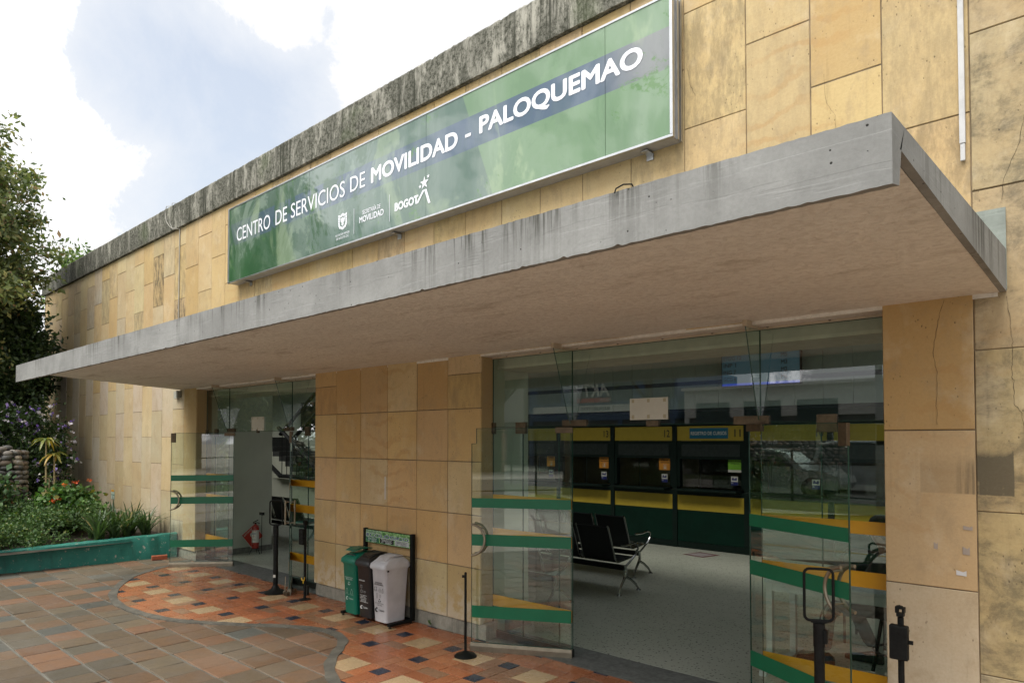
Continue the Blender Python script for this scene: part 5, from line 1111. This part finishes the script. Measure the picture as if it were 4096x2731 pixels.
def skin_mesh(name, chains, mat, parent, lv=2):
    me = bpy.data.meshes.new(name); vs, es, rs = [], [], []
    for ch_ in chains:
        prev = None
        for (p, r) in ch_:
            idx = next((i for i, q in enumerate(vs) if (Vector(q)-Vector(p)).length < 1e-4), None)
            if idx is None: idx = len(vs); vs.append(p); rs.append(r)
            if prev is not None: es.append((prev, idx))
            prev = idx
    me.from_pydata(vs, es, []); me.materials.append(mat); o = place(me, name, parent)
    sk = o.modifiers.new('skin', 'SKIN'); sk.use_smooth_shade = True
    for i, r in enumerate(rs):
        me.skin_vertices[0].data[i].radius = (r, r) if not isinstance(r, tuple) else r
    me.skin_vertices[0].data[0].use_root = True
    u = o.modifiers.new('sub', 'SUBSURF'); u.levels = u.render_levels = lv
    bpy.context.view_layer.update(); dg = bpy.context.evaluated_depsgraph_get(); nm = bpy.data.meshes.new_from_object(o.evaluated_get(dg)); o.modifiers.clear(); o.data = nm
    return o
hip = (-1.40, 1.60, .56)
skin_mesh('body', [[(hip, (.15, .13)), ((-1.42, 1.60, .72), (.13, .12)), ((-1.47, 1.60, .90), (.15, .13)), ((-1.50, 1.60, 1.00), (.10, .08)), ((-1.52, 1.60, 1.045), (.05, .05)), ((-1.56, 1.60, 1.11), (.078, .080)), ((-1.565, 1.60, 1.20), (.082, .085))],
   [((-1.47, 1.60, .90), (.15, .13)), ((-1.49, 1.42, .93), .055), ((-1.60, 1.36, .78), .042), ((-1.80, 1.36, .80), .032), ((-1.90, 1.37, .80), .028)], [((-1.47, 1.60, .90), (.15, .13)), ((-1.49, 1.78, .93), .055), ((-1.60, 1.84, .78), .042), ((-1.82, 1.70, .80), .032), ((-1.91, 1.66, .80), .028)]], SKIN, pe)
skin_mesh('shirt', [[((-1.40, 1.60, .58), (.165, .145)), ((-1.42, 1.60, .72), (.145, .135)), ((-1.47, 1.60, .90), (.165, .145)), ((-1.50, 1.60, .985), (.10, .085))],
   [((-1.47, 1.60, .90), (.165, .145)), ((-1.49, 1.42, .93), .066), ((-1.60, 1.355, .78), .052), ((-1.78, 1.36, .80), .042)], [((-1.47, 1.60, .90), (.165, .145)), ((-1.49, 1.78, .93), .066), ((-1.60, 1.845, .78), .052), ((-1.80, 1.71, .80), .042)]], SHIRT, pe)
skin_mesh('trousers', [[((-1.38, 1.60, .56), (.16, .13)), ((-1.50, 1.50, .54), (.095, .09)), ((-1.88, 1.44, .50), (.070, .075)), ((-1.93, 1.44, .42), (.068, .07)), ((-1.95, 1.44, .12), (.055, .055))],
   [((-1.38, 1.60, .56), (.16, .13)), ((-1.48, 1.68, .53), (.09, .09)), ((-1.78, 1.72, .50), (.068, .072)), ((-1.78, 1.74, .40), (.062, .062)), ((-1.66, 1.76, .14), (.052, .052))]], CLOTH, pe)
m = MB(); m.tube([(-1.60, 1.39, .58), (-1.75, 1.385, .575), (-1.89, 1.375, .53), (-1.945, 1.375, .42), (-1.955, 1.385, .12)], [.010, .012, .012, .012, .010], 6); m.build('side_stripe', simple('pale_stripe', (.35, .38, .38), .7), pe)
for (x, y) in ((-1.97, 1.44), (-1.67, 1.76)):
    m = MB(); m.loft([[(x+.09-.30*t, y+s_*w_, z) for (s_, z) in ((1, .012), (1, .03+h_*.6), (.5, .03+h_), (-.5, .03+h_), (-1, .03+h_*.6), (-1, .012))] for t, w_, h_ in ((0, .03, .05), (.15, .038, .08), (.4, .042, .065), (.75, .045, .03), (1, .028, .015))]); m.build('shoe', BLACKW, pe, smooth=True, bevel=0)
m = MB(); m.ell((-1.545, 1.60, 1.185), (.105, .095, .105)); m.ell((-1.50, 1.60, 1.16), (.085, .09, .09)); m.build('hair', HAIR, pe, smooth=True)
m = MB(); m.ell((-1.575, 1.507, 1.125), (.018, .010, .030)); m.build('ear', SKIN, pe, smooth=True)
m = MB(); m.ell((-1.652, 1.60, 1.12), (.020, .012, .020)); m.build('nose', SKIN, pe, smooth=True)
for yh, xh in ((1.37, -1.91), (1.66, -1.92)):
    for k in range(4): m = MB(); m.tube([(xh, yh-.025+.016*k, .80), (xh-.05, yh-.028+.018*k, .795), (xh-.085+.006*abs(k-1), yh-.028+.018*k, .780)], [.010, .009, .007], 6); m.build('finger', SKIN, pe, smooth=True)
    m = MB(); m.tube([(xh+.01, yh-.03, .80), (xh-.02, yh-.055, .79), (xh-.045, yh-.06, .782)], [.011, .010, .008], 6); m.build('thumb', SKIN, pe, smooth=True)

# ------------------------------------------------------------------ the street side behind the camera (mirrored in the glass)
def line_(name, pts, w_, mat, z=-.024):
    m = MB()
    for i in range(len(pts)-1):
        a, b = Vector((*pts[i], 0)), Vector((*pts[i+1], 0)); d = (b-a).normalized(); n_ = Vector((-d.y, d.x, 0))*w_/2
        m.quad((a.x+n_.x, a.y+n_.y, z), (b.x+n_.x, b.y+n_.y, z), (b.x-n_.x, b.y-n_.y, z), (a.x-n_.x, a.y-n_.y, z))
    return struct(m.build(name, mat))
WL = simple('white_road_paint', (.55, .55, .52), .7, var=.2); YL = simple('yellow_road_paint', (.50, .33, .04), .7, var=.2)
for cx, cy, r_ in ((-8, -9.5, 1.8), (-3, -10, 1.8), (-14, -9, 1.8)): line_('court_circle', [(cx+r_*math.cos(a), cy+r_*math.sin(a)) for a in np.linspace(0, 2*math.pi, 40)], .07, WL)
line_('court_line', [(-20, -7.6), (6, -7.6)], .07, YL); line_('court_line', [(-20, -12.5), (6, -12.5)], .07, WL); line_('court_line', [(-9.5, -7.6), (-13.5, -12.5)], .07, YL, -.020)
gs = MB(); gs.quad((-60, -17.5, -.022), (30, -17.5, -.022), (30, -14.2, -.022), (-60, -14.2, -.022)); struct(gs.build('grass_verge', simple('grass', (.07, .11, .025), .9, var=.4, scale=3, bump=.5)))
rd_ = MB(); rd_.quad((-90, -27, -.018), (60, -27, -.018), (60, -17.5, -.018), (-90, -17.5, -.018)); struct(rd_.build('road', simple('road_asphalt', (.09, .09, .085), .85, var=.2, scale=2)))
def car(x, y, col, label, L=4.5, H=1.62, flip=1):
    t = thing('parked_car', (x, y, -.02), label, 'car', 'cars parked across the court'); bm_ = simple('car_paint_%02d' % int(col[0]*90), col, .22, .3, var=.03, Coat_Weight=.8)
    z0 = -.02
    def X(u): return x+flip*(u-.5)*L
    low = [(0, .45), (.02, .30), (.98, .30), (1, .50), (.985, .72), (.88, .88), (.72, .96), (.25, 1.0), (.03, .95), (.005, .75)]
    m = MB(); m.loft([[(X(u), y+s_*W, z0+z) for u, z in low] for s_, W in ((-1, .84), (-1, .90), (1, .90), (1, .84))]); bd_ = m.build('body', bm_, t, bevel=.03)
    gh = [(.03, .97), (.10, H-.10), (.20, H), (.48, H), (.60, H-.12), (.74, .95)]
    m = MB(); m.loft([[(X(u), y+s_*(.80-.14*(z-.95)), z0+z) for u, z in gh] for s_ in (-1, 1)]); m.build('cabin', bm_, t, bevel=.03)
    gw = [(.08, 1.03), (.125, H-.13), (.20, H-.07), (.46, H-.07), (.56, H-.14), (.66, 1.03)]
    for s_ in (-1, 1):
        m = MB(); m.add([(X(u), y+s_*(.815-.14*(z-.95)), z0+z) for u, z in gw], [tuple(range(6))]); m.build('side_window', simple('car_glass', (.02, .025, .025), .08), t)
    for u in (.18, .80):
        for s_ in (-1, 1):
            m = MB(); m.tube([(X(u), y+s_*.72, z0+.34), (X(u), y+s_*.915, z0+.34)], .34, 22); wh = m.build('wheel', simple('tyre', (.02, .02, .02), .8), t); m = MB(); m.tube([(X(u), y+s_*.90, z0+.34), (X(u), y+s_*.922, z0+.34)], .22, 16); m.build('rim', CHROME, wh)
    return t
car(-9.2, -19.3, (.60, .61, .62), 'silver estate car parked across the court'); car(-6.8, -22.6, (.55, .56, .58), 'pale van like car on the far lane of the road', 4.8, 1.9); car(-3.2, -19.0, (.62, .62, .62), 'white hatchback parked nearest the right end of the road', 4.1, 1.55, -1); car(-17, -19.4, (.05, .06, .08), 'dark blue car parked farther left along the road', 4.4, 1.5); car(-26, -19.2, (.40, .06, .04), 'red car parked at the far left of the road', 4.2, 1.5)
def block(x0, x1, y1, h, cols, label, name='shop_building'):
    t = thing(name, ((x0+x1)/2, y1, 0), label, 'building'); wm, gm = cols
    multi('wall', wm, t, [(x0, x1, y1-9, y1, 3.3, h)]); multi('shopfront', gm, t, [(x0+.05, x1-.05, y1-8.9, y1-.15, -.02, 3.29)])
    multi('window', simple('far_glass', (.03, .05, .055), .15), t, [(x, x+2.2, y1-.02, y1+.02, h-2.0, h-.8) for x in np.arange(x0+.8, x1-2.4, 3.1)])
    multi('roof_edge', simple('pale_coping', (.55, .55, .52), .7), t, [(x0-.1, x1+.1, y1-.3, y1+.25, h, h+.18)]); multi('post', wm, t, [(x, x+.3, y1-.16, y1+.0, -.02, 3.29) for x in np.arange(x0, x1, 4.0)])
    return t
sb_ = block(-34, -21.5, -34.5, 6.6, (simple('blue_render', (.05, .09, .17), .6), simple('shop_dark', (.05, .05, .05), .6)), 'blue fronted motorcycle shop across the road')
BS = Matrix(((-1, 0, 0, -27.8), (0, -1, 0, -34.4), (0, 0, 1, 0), (0, 0, 0, 1)))
text_obj('AKT', 'shop_lettering', PAPER, sb_, -1.2, 1.2, 4.95, 5.85, -.03, .03, T=BS, shear=.2) ; multi('red_bar', REDP, sb_, [(-29.4, -26.6, -34.38, -34.36, 4.55, 4.85)])
text_obj('MOTOS', 'shop_lettering', PAPER, sb_, -1.3, -.4, 4.6, 4.8, -.06, .02, T=BS); multi('white_band', PAPER, sb_, [(-33.5, -22, -34.38, -34.36, 3.85, 4.35)]); text_obj('REPUESTOS', 'shop_lettering', BLACKP, sb_, -1.2, 1.2, 3.98, 4.22, -.06, .02, T=BS); text_obj('SERVICIO', 'shop_lettering', BLACKP, sb_, -5, -3.4, 3.98, 4.22, -.06, .02, T=BS)
block(-21.0, -8.5, -34.5, 5.0, (simple('white_render', (.45, .45, .42), .7), simple('shop_dark', (.05, .05, .05))), 'low white building with shops across the road'); block(-8.0, 10, -34.5, 7.2, (simple('pink_render', (.34, .22, .17), .7), simple('shop_dark', (.05, .05, .05))), 'tall terracotta coloured building opposite the right entrance'); block(-55, -34.6, -34.5, 7.6, (simple('grey_render', (.30, .30, .29), .7), simple('shop_dark', (.05, .05, .05))), 'grey building at the far left across the road')
fc = thing('fence', (-12, -17.0, 0), 'tall dark mesh fence running along the road beyond the court', 'fence')
multi('fence_post', BLACK, fc, [(x, x+.06, -17.03, -16.97, -.02, 2.2) for x in range(-32, 8, 3)]); multi('fence_rail', BLACK, fc, [(-32, 8, -17.02, -16.98, z, z+.04) for z in (.15, 1.15, 2.15)])
for x, y, lab in ((-15.5, -15.6, 'grey lamp post on the verge, nearer the white building'), (-24, -15.9, 'grey lamp post on the verge opposite the blue shop'), (-5.2, -16.0, 'grey lamp post on the verge opposite the right entrance')):
    lpz = thing('lamp_post', (x, y, 0), lab, 'lamp post'); m = MB(); m.tube([(x, y, -.02), (x, y, 7.6), (x+.3, y, 8.1), (x+1.3, y, 8.3)], [.11, .07, .06, .05], 10); m.build('pole', simple('galvanised', (.32, .33, .33), .5, .3), lpz, smooth=True); m = MB(); m.ell((x+1.5, y, 8.28), (.35, .13, .08)); m.build('lamp_head', simple('galvanised', (.3, .3, .3)), lpz, smooth=True)
tree((-19.5, -15.5, 0), (-19.6, -15.5, 6.2), (2.9, 2.6, 2.2), 60, 90, .45, .28, 'spreading tree on the verge opposite the left entrance', .2, seed=71); tree((-12.2, -15.4, 0), (-12.2, -15.4, 6.4), (2.6, 2.4, 1.8), 44, 80, .42, .28, 'spreading tree on the verge opposite the middle pillar', .18, seed=72)
tree((-30.0, -9.5, 0), (-30, -9.5, 6.0), (3.6, 3.2, 4.6), 110, 110, .55, .28, 'tall dense tree at the far left side of the court', .25, seed=73); tree((-24.0, -12.0, 0), (-24, -12, 5.0), (2.8, 2.8, 4.0), 90, 110, .5, .26, 'tall dense tree on the court edge between lamp post and far trees', .22, seed=74)
tree((1.5, -15.0, 0), (1.5, -15, 6.2), (3, 2.6, 2.4), 50, 90, .45, .28, 'spreading tree on the verge at the right', .2, seed=75)
